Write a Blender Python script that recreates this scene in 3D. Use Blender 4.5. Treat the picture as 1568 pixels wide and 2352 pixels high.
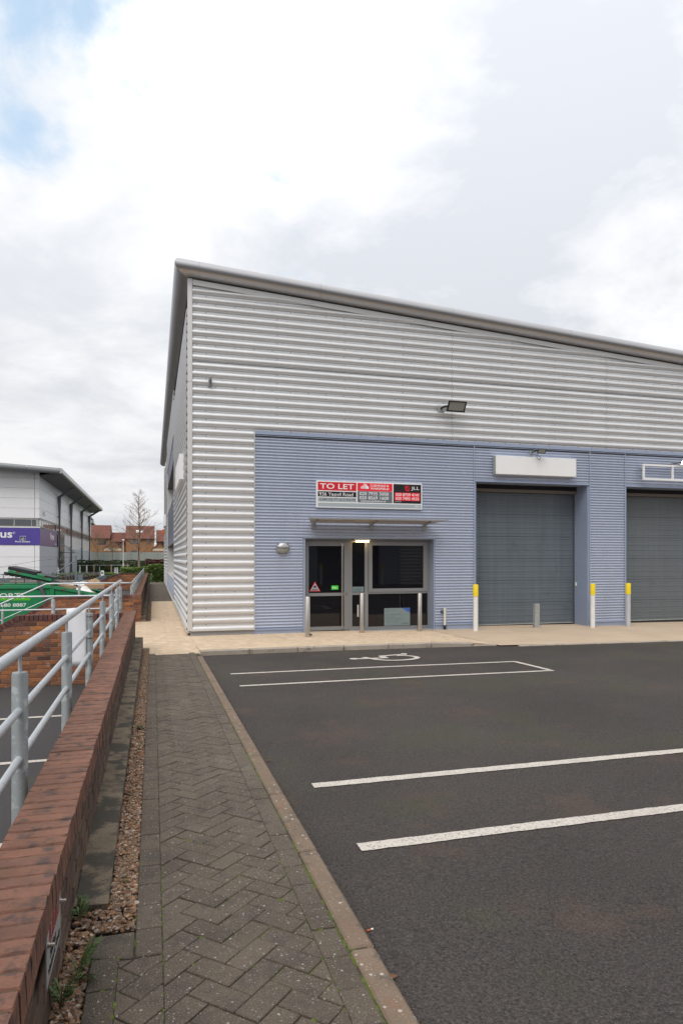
import bpy, bmesh, math, random
from math import sin, cos, pi, radians
from mathutils import Vector, Matrix
R = random.Random(7)
for o in list(bpy.data.objects): bpy.data.objects.remove(o)
sc = bpy.context.scene
col = sc.collection

# ------------------------------------------------------------------ camera
cd = bpy.data.cameras.new('camera'); cam = bpy.data.objects.new('camera', cd); col.objects.link(cam)
cam.location = (0, 0, 1.77); cam.rotation_euler = (radians(90), 0, -radians(15.78))
cd.sensor_fit = 'HORIZONTAL'; cd.sensor_width = 24.0; cd.lens = 24.0 * 1530 / 1568
cd.shift_y = 106 / 1568; cd.clip_start = .05; cd.clip_end = 3000
sc.camera = cam

# ------------------------------------------------------------------ sky, sun, exposure
SUN_EL, SUN_AZ = 52.0, 212.0            # azimuth clockwise from +Y (behind the camera, a little to the left)
w = bpy.data.worlds.new('World'); sc.world = w; w.use_nodes = True
nt = w.node_tree; nt.nodes.clear()
def N(t, **k):
    n = nt.nodes.new(t)
    for a, b in k.items(): setattr(n, a, b)
    return n
def Lk(a, b): nt.links.new(a, b)
def mth(op, a, b=None, c=None):
    n = N('ShaderNodeMath', operation=op)
    for i, v in enumerate((a, b, c)):
        if v is None: continue
        if isinstance(v, (int, float)): n.inputs[i].default_value = v
        else: Lk(v, n.inputs[i])
    return n.outputs[0]
def smooth(v, lo, hi, o0=0., o1=1.):
    n = N('ShaderNodeMapRange', interpolation_type='SMOOTHSTEP'); Lk(v, n.inputs[0])
    for i, x in enumerate((lo, hi, o0, o1)): n.inputs[i + 1].default_value = x
    return n.outputs[0]
def mixc(f, a, b, bt='MIX'):
    n = N('ShaderNodeMix', data_type='RGBA', blend_type=bt)
    if isinstance(f, (int, float)): n.inputs[0].default_value = f
    else: Lk(f, n.inputs[0])
    for s, v in ((6, a), (7, b)):
        if isinstance(v, tuple): n.inputs[s].default_value = (*v[:3], 1)
        else: Lk(v, n.inputs[s])
    return n.outputs[2]
sky = N('ShaderNodeTexSky', sky_type='NISHITA'); sky.sun_disc = False
sky.sun_elevation = radians(SUN_EL); sky.sun_rotation = radians(SUN_AZ)
tc = N('ShaderNodeTexCoord'); sep = N('ShaderNodeSeparateXYZ'); Lk(tc.outputs['Generated'], sep.inputs[0])
zz = mth('ADD', mth('MAXIMUM', sep.outputs[2], 0.0), .22)
cmb = N('ShaderNodeCombineXYZ'); Lk(mth('DIVIDE', sep.outputs[0], zz), cmb.inputs[0]); Lk(mth('DIVIDE', sep.outputs[1], zz), cmb.inputs[1])
def wnoise(scale, detail, off, dist=0., rough=.55):
    mp = N('ShaderNodeMapping'); mp.inputs['Location'].default_value = off; Lk(cmb.outputs[0], mp.inputs[0])
    n = N('ShaderNodeTexNoise'); Lk(mp.outputs[0], n.inputs['Vector']); n.inputs['Scale'].default_value = scale
    n.inputs['Detail'].default_value = detail; n.inputs['Roughness'].default_value = rough; n.inputs['Distortion'].default_value = dist
    return n.outputs['Fac']
n_big = wnoise(1.25, 8, (3.1, 1.7, 0.), .25, .58)      # cloud body tone
n_edge = wnoise(1.7, 9, (8.3, 2.2, 1.), .3, .62)     # breaks between the clouds
n_soft = wnoise(.45, 3, (1.2, 5.9, 2.))
# one gap in the cloud cover, high in the north-west, with ragged edges
def toward(az, el):
    v = N('ShaderNodeVectorMath', operation='DOT_PRODUCT'); Lk(tc.outputs['Generated'], v.inputs[0])
    a, e = radians(az), radians(el); v.inputs[1].default_value = (sin(a) * cos(e), cos(a) * cos(e), sin(e)); return v.outputs['Value']
gap = mth('ADD', smooth(toward(-9, 43.5), .985, 1.0, 0, .22), smooth(toward(-14.5, 30.5), .994, 1.0, 0, .075))
gap = mth('ADD', gap, smooth(toward(-9, 28.5), .998, 1.0, 0, .09))
gaps = smooth(mth('ADD', n_edge, gap), .62, .78)
tone = mth('ADD', mth('MULTIPLY', n_big, .7), mth('MULTIPLY', n_soft, .3))
greyness = smooth(mth('ADD', mth('MULTIPLY', tone, .6), mth('MULTIPLY', wnoise(2.6, 8, (5.5, .4, 3.), .3, .6), .4)), .40, .60)
greyness = mth('MINIMUM', mth('ADD', mth('MULTIPLY', greyness, .85), mth('MULTIPLY', smooth(toward(38, 13), .80, 1.0), smooth(n_big, .34, .62, .05, .85))), 1.0)
lift = mth('ADD', mth('MULTIPLY', mth('MAXIMUM', sep.outputs[2], 0.), .62), .80)
lv = N('ShaderNodeCombineXYZ'); [Lk(lift, lv.inputs[i]) for i in range(3)]
cloud = mixc(greyness, (9.5, 9.5, 9.6), (6.5, 6.8, 7.3))
skyc = mixc(1.0, sky.outputs[0], (1.25, 1.25, 1.25), 'MULTIPLY')
skyb = mixc(.7, skyc, (6.4, 8.3, 10.2))
cloud = mixc(1.0, cloud, lv.outputs[0], 'MULTIPLY')
allsky = mixc(gaps, cloud, skyb)
bg = N('ShaderNodeBackground'); bg.inputs[1].default_value = .1; Lk(allsky, bg.inputs[0])
wo = N('ShaderNodeOutputWorld'); Lk(bg.outputs[0], wo.inputs[0])
sl = bpy.data.lights.new('sun', 'SUN'); sl.energy = 1.5; sl.angle = radians(28); sl.color = (1, .965, .92)
so = bpy.data.objects.new('sun', sl); col.objects.link(so); so.location = (-10, -20, 30)
so.rotation_euler = (radians(90 - SUN_EL), 0, radians(180 - SUN_AZ) + pi - 2 * pi + pi)
a_, e_ = radians(SUN_AZ), radians(SUN_EL)
so.rotation_euler = Vector((-sin(a_) * cos(e_), -cos(a_) * cos(e_), -sin(e_))).to_track_quat('-Z', 'Y').to_euler()
sc.render.engine = 'CYCLES'
vs = sc.view_settings; vs.view_transform = 'Standard'; vs.look = 'None'; vs.exposure = 0.18; vs.gamma = 1.0; vs.use_curve_mapping = False
cy = sc.cycles; cy.use_adaptive_sampling = True; cy.adaptive_threshold = .012; cy.use_denoising = True
cy.max_bounces = 6; cy.diffuse_bounces = 4; cy.glossy_bounces = 3; cy.transparent_max_bounces = 6

# ------------------------------------------------------------------ materials
MATS = {}
def M(name, colr, rough=.6, metal=0., spec=.4, var=0., vscale=1.5, fine=0., fscale=60, rnd=0., rcols=None, stain=None,
      spots=None, bump=0., bscale=120, bkind='noise', emit=0., streak=0., ramp=None, stain2=None, coat=0.):
    global nt
    m = bpy.data.materials.new(name); m.use_nodes = True; nt = m.node_tree; nt.nodes.clear()
    out = N('ShaderNodeOutputMaterial'); b = N('ShaderNodeBsdfPrincipled'); Lk(b.outputs[0], out.inputs[0])
    geo = N('ShaderNodeNewGeometry'); P = geo.outputs['Position']
    def nz(scale, detail=3, rgh=.55, off=0, sc3=None):
        src = P
        if off or sc3:
            mp = N('ShaderNodeMapping'); mp.inputs['Location'].default_value = (off, off * .7, off * 1.3)
            if sc3: mp.inputs['Scale'].default_value = sc3
            Lk(P, mp.inputs[0]); src = mp.outputs[0]
        n = N('ShaderNodeTexNoise'); n.inputs['Scale'].default_value = scale; n.inputs['Detail'].default_value = detail
        n.inputs['Roughness'].default_value = rgh; Lk(src, n.inputs['Vector']); return n.outputs['Fac']
    c = colr
    rv = None
    if rnd or rcols:
        oi = N('ShaderNodeObjectInfo')
        rv = mth('FRACT', mth('ADD', oi.outputs['Random'], geo.outputs['Random Per Island']))
        if rcols:
            cr = N('ShaderNodeValToRGB'); cr.color_ramp.interpolation = 'LINEAR'
            els = cr.color_ramp.elements
            while len(els) < len(rcols): els.new(.5)
            for i, cc in enumerate(rcols): els[i].position = i / (len(rcols) - 1); els[i].color = (*cc, 1)
            Lk(rv, cr.inputs[0]); c = cr.outputs[0]
        if rnd:
            k = mth('ADD', mth('MULTIPLY', mth('FRACT', mth('MULTIPLY', rv, 7.31)), 2 * rnd), 1 - rnd)
            kk = N('ShaderNodeCombineXYZ'); [Lk(k, kk.inputs[i]) for i in range(3)]
            c = mixc(1.0, c, kk.outputs[0], 'MULTIPLY')
    def mulv(c, f, amt):
        k = mth('ADD', mth('MULTIPLY', f, 2 * amt * 1.6), 1 - amt * 1.6)
        kk = N('ShaderNodeCombineXYZ'); [Lk(k, kk.inputs[i]) for i in range(3)]
        return mixc(1.0, c, kk.outputs[0], 'MULTIPLY')
    if var: c = mulv(c, nz(vscale, 4), var)
    if fine: c = mulv(c, nz(fscale, 3, .7), fine)
    if streak: c = mulv(c, nz(1.0, 4, .6, 3, (9, 9, .35)), streak)
    for st in (stain, stain2):
        if st:
            s, lo, hi, cc = st[:4]
            f = smooth(nz(s, 6, .62, 11 + s), lo, hi)
            if len(st) > 4: f = mth('MULTIPLY', f, st[4])
            c = mixc(f, c, cc)
    if spots:
        for s, rad, cc in spots:
            v = N('ShaderNodeTexVoronoi'); v.inputs['Scale'].default_value = s; Lk(P, v.inputs['Vector'])
            wn = N('ShaderNodeSeparateColor'); Lk(v.outputs['Color'], wn.inputs[0])
            f = mth('MULTIPLY', smooth(v.outputs['Distance'], rad * .6, rad, 1, 0), mth('GREATER_THAN', wn.outputs[0], .55))
            c = mixc(f, c, cc)
    if isinstance(c, tuple): b.inputs['Base Color'].default_value = (*c, 1)
    else: Lk(c, b.inputs['Base Color'])
    b.inputs['Roughness'].default_value = rough; b.inputs['Metallic'].default_value = metal
    b.inputs['Specular IOR Level'].default_value = spec
    if coat: b.inputs['Coat Weight'].default_value = coat; b.inputs['Coat Roughness'].default_value = .05
    if bump:
        bp = N('ShaderNodeBump'); bp.inputs['Strength'].default_value = bump; bp.inputs['Distance'].default_value = .01
        if bkind == 'stone':
            v = N('ShaderNodeTexVoronoi'); v.inputs['Scale'].default_value = bscale; Lk(P, v.inputs['Vector'])
            h = mth('ADD', mth('MULTIPLY', v.outputs['Distance'], -1.), mth('MULTIPLY', nz(bscale * .4, 3), .6))
        elif bkind == 'lines':
            sp = N('ShaderNodeSeparateXYZ'); Lk(P, sp.inputs[0]); h = mth('SINE', mth('MULTIPLY', sp.outputs[2], bscale))
        else: h = nz(bscale, 4, .6)
        Lk(h, bp.inputs['Height']); Lk(bp.outputs[0], b.inputs['Normal'])
    if emit:
        b.inputs['Emission Strength'].default_value = emit
        if isinstance(colr, tuple): b.inputs['Emission Color'].default_value = (*colr, 1)
    MATS[name] = m
    return m
M('grey_clad', (.69, .685, .685), .37, .38, .5, var=.04, vscale=.8, streak=.05, rnd=.025)
M('grey_trim', (.44, .435, .44), .32, .7, .5, var=.05, vscale=1.2)
M('grey_flash', (.62, .61, .59), .4, .25, .5, var=.05)
M('blue_clad', (.425, .47, .58), .34, .45, .5, var=.05, vscale=.9, streak=.05)
M('blue_flat', (.30, .355, .475), .45, .15, .5, var=.05)
M('plinth', (.30, .30, .31), .7, var=.12)
M('frame_grey', (.22, .225, .23), .4, .1, .5, var=.04)
M('glass', (.006, .006, .008), .03, 0, .5)
M('far_glass', (.05, .055, .06), .03, 0, .9, coat=.6)
M('roller', (.108, .131, .152), .45, 0, .45, var=.08, vscale=.9, streak=.16, stain=(2.2, .58, .72, (.075, .085, .092), .5), stain2=(14, .66, .74, (.15, .165, .175), .4))
M('roller_warm', (.125, .142, .152), .45, 0, .45, var=.08, vscale=.9, streak=.14, stain=(2.2, .58, .72, (.09, .10, .10), .5))
M('seal_brown', (.20, .17, .15), .7)
M('canopy_metal', (.42, .375, .33), .5, .3, .5, var=.1, vscale=3)
M('dark', (.015, .015, .017), .8)
M('black', (.02, .02, .022), .45)
M('stainless', (.55, .50, .45), .34, 1., .5, var=.05, streak=.06)
M('galv', (.34, .365, .37), .5, .35, .5, var=.12, vscale=5, stain=(16, .52, .60, (.50, .53, .53), .85))
M('galv_rail', (.52, .55, .57), .42, .45, .5, var=.08, vscale=6, stain=(24, .55, .65, (.40, .43, .45), .6))
M('galv_dull', (.36, .38, .36), .6, .3, .5, var=.2, vscale=9)
M('yellow', (.83, .62, .02), .4, var=.06, vscale=9, stain=(30, .66, .72, (.55, .42, .08), .5))
M('post_white', (.74, .73, .70), .5, var=.08, vscale=6, stain=(9, .60, .75, (.5, .48, .44), .6))
M('post_grey', (.52, .53, .55), .45, .2, var=.06, vscale=6)
M('white', (.80, .79, .78), .45, var=.02)
M('white_board', (.78, .78, .80), .5, var=.02)
M('offwhite', (.66, .63, .56), .5)
M('red', (.60, .018, .03), .4)
M('red2', (.78, .02, .04), .4)
M('sign_black', (.016, .014, .016), .4)
M('plate_grey', (.40, .395, .39), .5, .3, var=.15, vscale=20)
M('red_faded', (.30, .035, .03), .5)
M('sign_grey', (.36, .40, .42), .45)
M('sign_dgrey', (.13, .15, .165), .45)
M('paint_white', (.82, .81, .80), .45)
M('green_sticker', (.06, .62, .05), .4)
M('pale_glass', (.20, .25, .25), .25)
M('notice_blue', (.05, .12, .4), .3)
M('faint', (.10, .16, .16), .4)
M('lamp_lens', (.33, .34, .30), .15, 0, .6)
M('lamp_on', (1., .70, .30), .4, emit=9.)
M('lamp_hot', (1., .84, .55), .4, emit=26.)
M('brick', (.3, .15, .08), .85, rcols=[(.10, .05, .036), (.22, .085, .042), (.30, .115, .05), (.19, .08, .05), (.40, .155, .045), (.25, .11, .06), (.13, .065, .05)],
  rnd=.15, var=.12, vscale=14, fine=.12, fscale=70, stain=(5, .60, .70, (.50, .46, .43), .55), bump=.35, bscale=90)
M('brick_cope', (.12, .05, .04), .85, rcols=[(.10, .045, .04), (.16, .06, .045), (.075, .04, .04), (.13, .055, .045)], rnd=.15, fine=.15, bump=.3, bscale=90)
M('cap_brick', (.2, .07, .05), .8, rcols=[(.165, .082, .056), (.195, .092, .060), (.225, .104, .066), (.175, .086, .060), (.205, .097, .065)], rnd=.10, var=.22, vscale=9,
  fine=.14, fscale=90, stain=(13, .50, .66, (.065, .048, .044), .8), stain2=(6, .60, .72, (.30, .14, .10), .5), bump=.6, bscale=110)
M('wall_brick', (.12, .07, .05), .85, rcols=[(.08, .050, .036), (.10, .060, .042), (.12, .070, .048), (.095, .062, .048)], rnd=.15, var=.25, vscale=7, fine=.15,
  stain=(5, .52, .66, (.15, .115, .085), .7), stain2=(16, .60, .70, (.035, .026, .022), .7), bump=.4, bscale=60)
M('mortar', (.30, .24, .185), .9, var=.2, vscale=8, fine=.15, bump=.2, bscale=150)
M('mortar_dark', (.105, .07, .052), .9, var=.25, vscale=9, fine=.15, bump=.2, bscale=150)
M('ledge', (.20, .155, .108), .85, var=.3, vscale=4, fine=.35, fscale=80, stain=(6, .44, .58, (.052, .049, .040), .9), stain2=(22, .60, .70, (.04, .045, .03), .6), bump=.35, bscale=90)
M('kerb', (.175, .128, .09), .85, var=.22, vscale=4, fine=.16, fscale=90, rnd=.07, stain=(7, .50, .66, (.20, .12, .08), .7), stain2=(11, .54, .68, (.085, .07, .058), .7),
  spots=[(24, .22, (.42, .39, .35)), (55, .22, (.34, .31, .27)), (120, .27, (.27, .24, .2))], bump=.4, bscale=110)
M('kerb_front', (.36, .31, .255), .85, var=.18, vscale=3, fine=.12, rnd=.05, stain=(4, .56, .66, (.12, .105, .09), .7), bump=.3, bscale=110)
M('paver', (.12, .105, .09), .85, rcols=[(.100, .078, .058), (.116, .091, .068), (.106, .084, .063), (.124, .097, .072)], rnd=.07, var=.25, vscale=2.2, fine=.5, fscale=170,
  stain=(1.1, .52, .70, (.145, .122, .095), .5), stain2=(9, .50, .66, (.060, .050, .043), .55), spots=[(30, .17, (.38, .36, .33)), (60, .21, (.32, .30, .27)), (120, .27, (.27, .245, .215)), (230, .3, (.24, .215, .185))], bump=.8, bscale=150)
M('paver_beige', (.5, .4, .29), .85, rcols=[(.55, .425, .295), (.60, .47, .33), (.575, .445, .31), (.52, .405, .285)], rnd=.06, var=.08, vscale=1.2, fine=.12, fscale=60,
  stain=(1.6, .58, .72, (.40, .32, .24), .5), bump=.3, bscale=120)
M('joint', (.052, .042, .029), .95, fine=.3, fscale=90, stain=(4.5, .47, .58, (.085, .115, .015), .9), bump=.4, bscale=150)
M('joint_beige', (.20, .155, .11), .95, fine=.2, var=.2, stain=(3, .62, .68, (.05, .045, .035), .8))
M('moss', (.13, .20, .012), .95, fine=.35, fscale=120, var=.25, vscale=20, bump=.6, bscale=200)
M('asphalt', (.060, .051, .046), .85, spec=.3, var=.26, vscale=.55, fine=.95, fscale=70, stain=(1.1, .50, .68, (.066, .064, .034), .45), stain2=(1.4, .54, .70, (.115, .070, .048), .40),
  spots=[(150, .28, (.15, .138, .13)), (60, .13, (.24, .225, .21))], bump=1.0, bscale=85, bkind='stone')
M('asphalt_far', (.060, .056, .057), .85, spec=.3, var=.12, vscale=.4, fine=.3, fscale=80, stain=(.8, .56, .68, (.075, .085, .03), .5), bump=.6, bscale=110, bkind='stone')
M('line_paint', (.57, .52, .46), .7, var=.08, vscale=6, fine=.1, fscale=120, stain=(70, .51, .63, (.15, .13, .115), .7), stain2=(5, .56, .70, (.45, .41, .36), .6), bump=.35, bscale=140)
M('slab', (.50, .39, .28), .85, var=.10, vscale=.9, fine=.10, fscale=50, stain=(.7, .52, .70, (.40, .305, .215), .55), streak=.0, bump=.2, bscale=120)
M('gravel', (.3, .2, .12), .75, rcols=[(.20, .085, .042), (.30, .15, .07), (.075, .06, .052), (.36, .25, .15), (.24, .10, .05), (.50, .44, .36), (.13, .085, .06), (.30, .17, .08), (.10, .07, .06), (.24, .13, .07)], rnd=.2, fine=.15, fscale=150)
M('grit', (.1, .07, .05), .9, rcols=[(.05, .04, .035), (.12, .07, .045), (.20, .15, .11), (.035, .03, .028), (.10, .055, .03)], rnd=.2)
M('soil', (.06, .045, .035), .95, fine=.3, bump=.5, bscale=60)
M('weed', (.075, .125, .035), .6, rnd=.25)
M('weed_stem', (.10, .09, .045), .7)
M('leaf_hedge', (.07, .11, .022), .55, rnd=.35, rcols=[(.045, .085, .018), (.085, .145, .028), (.125, .20, .035), (.065, .105, .026)])
M('leaf_light', (.10, .16, .03), .55, rnd=.3, rcols=[(.09, .15, .025), (.15, .24, .04), (.19, .29, .05)])
M('leaf_dark', (.03, .05, .025), .6, rnd=.3, rcols=[(.024, .042, .02), (.045, .07, .032), (.065, .085, .042)])
M('leaf_red', (.14, .04, .04), .6, rnd=.3, rcols=[(.10, .03, .035), (.17, .04, .045), (.06, .045, .025)])
M('leaf_brown', (.12, .09, .07), .7, rnd=.3, rcols=[(.09, .07, .055), (.15, .115, .09), (.11, .09, .08)])
M('bark', (.24, .18, .13), .9, var=.2, vscale=8, bump=.4, bscale=30)
M('twig', (.24, .155, .105), .9, var=.15)
M('dead_leaf', (.16, .07, .035), .8, rnd=.3)
M('grass', (.06, .10, .03), .95, var=.2, vscale=.3)
M('ground', (.10, .10, .085), .95, var=.2, vscale=.2)
M('earth', (.10, .08, .06), .95, var=.2, vscale=2)
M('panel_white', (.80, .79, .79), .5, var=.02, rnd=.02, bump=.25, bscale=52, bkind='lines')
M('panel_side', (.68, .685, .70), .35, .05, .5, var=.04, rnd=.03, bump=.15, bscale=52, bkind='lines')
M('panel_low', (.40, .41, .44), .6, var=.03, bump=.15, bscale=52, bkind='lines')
M('roof_grey', (.22, .225, .23), .5, .1, .5, var=.06)
M('soffit', (.17, .165, .17), .7, var=.06)
M('pipe_grey', (.17, .18, .195), .5)
M('mullion', (.40, .39, .36), .5)
M('purple', (.085, .06, .30), .45, var=.10, vscale=.35)
M('purple_reflection', (.13, .06, .16), .4, var=.08, vscale=.3)  # side fascia purple, with a brownish reflection mixed into the colour
M('lime', (.45, .62, .03), .5)
M('fence_blue', (.15, .185, .215), .5, .1, .5, var=.08)
M('fence_galv', (.34, .385, .37), .5, .3, .5, rnd=.15)
M('skip_green', (.012, .215, .075), .45, var=.12, vscale=3, fine=.05, stain=(7, .64, .70, (.10, .05, .03), .8), streak=.08)
M('skip_rim', (.02, .24, .10), .5, var=.15, vscale=4, stain=(5, .58, .64, (.16, .055, .03), .9))
M('lime_stripe', (.10, .50, .02), .5)
M('tarp', (.022, .023, .026), .55, var=.2, vscale=4, bump=.4, bscale=25)
M('rust', (.14, .065, .035), .8, var=.3, vscale=20)
M('steel_dark', (.10, .105, .11), .5, .3, .5, var=.15, vscale=9)
M('card', (.38, .25, .15), .8, var=.1, vscale=6)
M('wood', (.42, .31, .22), .75, var=.15, vscale=6)
M('orange', (.50, .12, .03), .6)
M('house_brick', (.32, .17, .085), .9, var=.25, vscale=2.5, fine=.15, fscale=9, stain=(1.2, .5, .65, (.23, .11, .06), .6))
M('roof_tile', (.19, .075, .055), .85, var=.15, vscale=1.2, fine=.15, fscale=8, rnd=.1)
M('render_cream', (.55, .47, .36), .8)
M('timber_fence', (.27, .255, .24), .9, var=.15, vscale=2)
M('gauge_green', (.10, .25, .12), .4)
M('terracotta', (.45, .16, .09), .7)

# ------------------------------------------------------------------ mesh helpers
class MB:
    def __init__(s): s.v = []; s.f = []
    def add(s, vs, fs):
        n = len(s.v); s.v += [tuple(p) for p in vs]; s.f += [tuple(i + n for i in f) for f in fs]; return s
    def box(s, x0, x1, y0, y1, z0, z1):
        return s.add([(x0,y0,z0),(x1,y0,z0),(x1,y1,z0),(x0,y1,z0),(x0,y0,z1),(x1,y0,z1),(x1,y1,z1),(x0,y1,z1)],
                     [(3,2,1,0),(4,5,6,7),(0,1,5,4),(1,2,6,5),(2,3,7,6),(3,0,4,7)])
    def cbox(s, x0, x1, y0, y1, z0, z1, c=.005):
        # chamfered box: 24 vertices
        X = (x0, x1); Y = (y0, y1); Z = (z0, z1); vs = []; idx = {}
        for i in (0, 1):
            for j in (0, 1):
                for k in (0, 1):
                    sx, sy, sz = (c if i == 0 else -c), (c if j == 0 else -c), (c if k == 0 else -c)
                    idx[i,j,k,0] = len(vs); vs.append((X[i], Y[j] + sy, Z[k] + sz))
                    idx[i,j,k,1] = len(vs); vs.append((X[i] + sx, Y[j], Z[k] + sz))
                    idx[i,j,k,2] = len(vs); vs.append((X[i] + sx, Y[j] + sy, Z[k]))
        fs = []
        for i in (0, 1): fs.append([idx[i,j,k,0] for j, k in ((0,0),(1,0),(1,1),(0,1))])
        for j in (0, 1): fs.append([idx[i,j,k,1] for i, k in ((0,0),(1,0),(1,1),(0,1))])
        for k in (0, 1): fs.append([idx[i,j,k,2] for i, j in ((0,0),(1,0),(1,1),(0,1))])
        for i in (0, 1):
            for j in (0, 1): fs.append([idx[i,j,0,0], idx[i,j,0,1], idx[i,j,1,1], idx[i,j,1,0]])
            for k in (0, 1): fs.append([idx[i,0,k,0], idx[i,0,k,2], idx[i,1,k,2], idx[i,1,k,0]])
        for j in (0, 1):
            for k in (0, 1): fs.append([idx[0,j,k,1], idx[0,j,k,2], idx[1,j,k,2], idx[1,j,k,1]])
        for i in (0, 1):
            for j in (0, 1):
                for k in (0, 1): fs.append([idx[i,j,k,0], idx[i,j,k,1], idx[i,j,k,2]])
        return s.add(vs, fs)
    def prism(s, poly, h0, h1, axis='z'):
        n = len(poly)
        def pt(a, b, h): return {'z': (a, b, h), 'y': (a, h, b), 'x': (h, a, b)}[axis]
        vs = [pt(a, b, h0) for a, b in poly] + [pt(a, b, h1) for a, b in poly]
        return s.add(vs, [tuple(range(n))[::-1], tuple(range(n, 2 * n))] + [(i, (i + 1) % n, n + (i + 1) % n, n + i) for i in range(n)])
    def tube(s, pts, r, n=10, cap=True, r1=None):
        pts = [Vector(p) for p in pts]; m = len(pts); rings = []
        for i, p in enumerate(pts):
            d = (pts[min(i + 1, m - 1)] - pts[max(i - 1, 0)]).normalized()
            u = d.cross(Vector((0, 0, 1)));
            if u.length < 1e-3: u = d.cross(Vector((1, 0, 0)))
            u.normalize(); v = d.cross(u)
            rr = r if r1 is None else r + (r1 - r) * i / (m - 1)
            if 0 < i < m - 1:
                ca = (pts[i] - pts[i-1]).normalized().dot(d); rr = rr / max(.6, ca) ** .5
            rings.append([p + (u * cos(2 * pi * k / n) + v * sin(2 * pi * k / n)) * rr for k in range(n)])
        vs = [q for rg in rings for q in rg]
        fs = [(i * n + k, i * n + (k + 1) % n, (i + 1) * n + (k + 1) % n, (i + 1) * n + k) for i in range(m - 1) for k in range(n)]
        if cap: fs += [tuple(range(n))[::-1], tuple((m - 1) * n + k for k in range(n))]
        return s.add(vs, fs)
    def cyl(s, x, y, z0, z1, r, n=20, r1=None): return s.tube([(x, y, z0), (x, y, z1)], r, n, True, r1)
    def lathe(s, prof, x, y, n=24):
        vs = []; fs = []; m = len(prof)
        for r, z in prof: vs += [(x + r * cos(2 * pi * k / n), y + r * sin(2 * pi * k / n), z) for k in range(n)]
        fs = [(i * n + k, i * n + (k + 1) % n, (i + 1) * n + (k + 1) % n, (i + 1) * n + k) for i in range(m - 1) for k in range(n)]
        return s.add(vs, fs + [tuple(range(n))[::-1], tuple((m - 1) * n + k for k in range(n))])
    def grid(s, xs, ys, zf):
        n = len(xs); vs = [(x, y, zf(x, y)) for y in ys for x in xs]
        return s.add(vs, [(j * n + i, j * n + i + 1, (j + 1) * n + i + 1, (j + 1) * n + i) for j in range(len(ys) - 1) for i in range(n - 1)])
    def mesh(s, name, mat, smooth=None, fix=False):
        me = bpy.data.meshes.new(name); me.from_pydata(s.v, [], s.f); me.update()
        if fix:
            bm = bmesh.new(); bm.from_mesh(me); bmesh.ops.recalc_face_normals(bm, faces=bm.faces); bm.to_mesh(me); bm.free()
        if mat: me.materials.append(MATS[mat])
        if smooth is not None:
            me.polygons.foreach_set('use_smooth', [True] * len(me.polygons))
            me.set_sharp_from_angle(angle=radians(smooth))
        return me
    def build(s, name, mat, parent=None, smooth=None, fix=True, **kw):
        me = s.mesh(name, mat, smooth)
        if fix:
            bm = bmesh.new(); bm.from_mesh(me); bmesh.ops.recalc_face_normals(bm, faces=bm.faces); bm.to_mesh(me); bm.free()
        return put(name, me, parent, **kw)
def put(name, me, parent=None, loc=None, rot=None, label=None, cat=None, group=None, kind=None):
    o = bpy.data.objects.new(name, me); col.objects.link(o)
    if loc is not None: o.location = loc
    if rot is not None: o.rotation_euler = rot
    if parent is not None:
        o.parent = parent
        t = Vector(parent['_w']) if '_w' in parent else Vector((0, 0, 0))
        o.matrix_parent_inverse = Matrix.Translation(-t)
        if '_w' in parent: pass
    tag(o, label, cat, group, kind); return o
def tag(o, label=None, cat=None, group=None, kind=None):
    if label: o['label'] = label
    if cat: o['category'] = cat
    if group: o['group'] = group
    if kind: o['kind'] = kind
    return o
ROOTS = []
def thing(name, label, cat, loc=(0, 0, 0), group=None):
    o = bpy.data.objects.new(name, None); col.objects.link(o); o.location = loc; o.empty_display_size = .2
    o['_w'] = tuple(loc); ROOTS.append(o)
    return tag(o, label, cat, group)
def dup(root, loc, label, rotz=0.):
    r = root.copy(); col.objects.link(r); r.location = loc; r['label'] = label; r.rotation_euler = (0, 0, rotz)
    ROOTS.append(r)
    for ch in [c for c in root.children]:
        c = ch.copy(); col.objects.link(c); c.parent = r; c.matrix_parent_inverse = ch.matrix_parent_inverse.copy()
        for g in [k for k in ch.children]:
            d = g.copy(); col.objects.link(d); d.parent = c; d.matrix_parent_inverse = g.matrix_parent_inverse.copy()
    return r
def clip(poly, a, b, c):
    # keep a*x+b*y<=c
    out = []; n = len(poly)
    for i in range(n):
        p, q = poly[i], poly[(i + 1) % n]; dp = a * p[0] + b * p[1] - c; dq = a * q[0] + b * q[1] - c
        if dp <= 0: out.append(p)
        if (dp < 0 < dq) or (dq < 0 < dp): t = dp / (dp - dq); out.append((p[0] + (q[0] - p[0]) * t, p[1] + (q[1] - p[1]) * t))
    return out
def area(p): return abs(sum(p[i][0] * p[(i+1) % len(p)][1] - p[(i+1) % len(p)][0] * p[i][1] for i in range(len(p)))) / 2 if len(p) > 2 else 0
def text(body, box, mat, parent=None, name='lettering', plane='front', at=0., bold=0., depth=.0015):
    """box = (a0, a1, z0, z1) stretched to fit; plane front: x,z at y=at facing -y; left: y,z at x=at facing -x (reads toward -y); right: facing +x"""
    cu = bpy.data.curves.new('t', 'FONT'); cu.body = body; cu.extrude = depth / 2; cu.offset = bold; cu.resolution_u = 3
    o = bpy.data.objects.new('t', cu); me = bpy.data.meshes.new_from_object(o); bpy.data.objects.remove(o); me.name = name
    xs = [v.co.x for v in me.vertices]; ys = [v.co.y for v in me.vertices]
    x0, x1, y0, y1 = min(xs), max(xs), min(ys), max(ys); a0, a1, z0, z1 = box
    for v in me.vertices:
        a = a0 + (v.co.x - x0) / (x1 - x0) * (a1 - a0); z = z0 + (v.co.y - y0) / (y1 - y0) * (z1 - z0); d = v.co.z
        v.co = {'front': (a, at - d, z), 'left': (at - d, a, z), 'right': (at + d, a, z)}[plane]
    me.materials.clear(); me.materials.append(MATS[mat])
    return put(name, me, parent)
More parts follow.
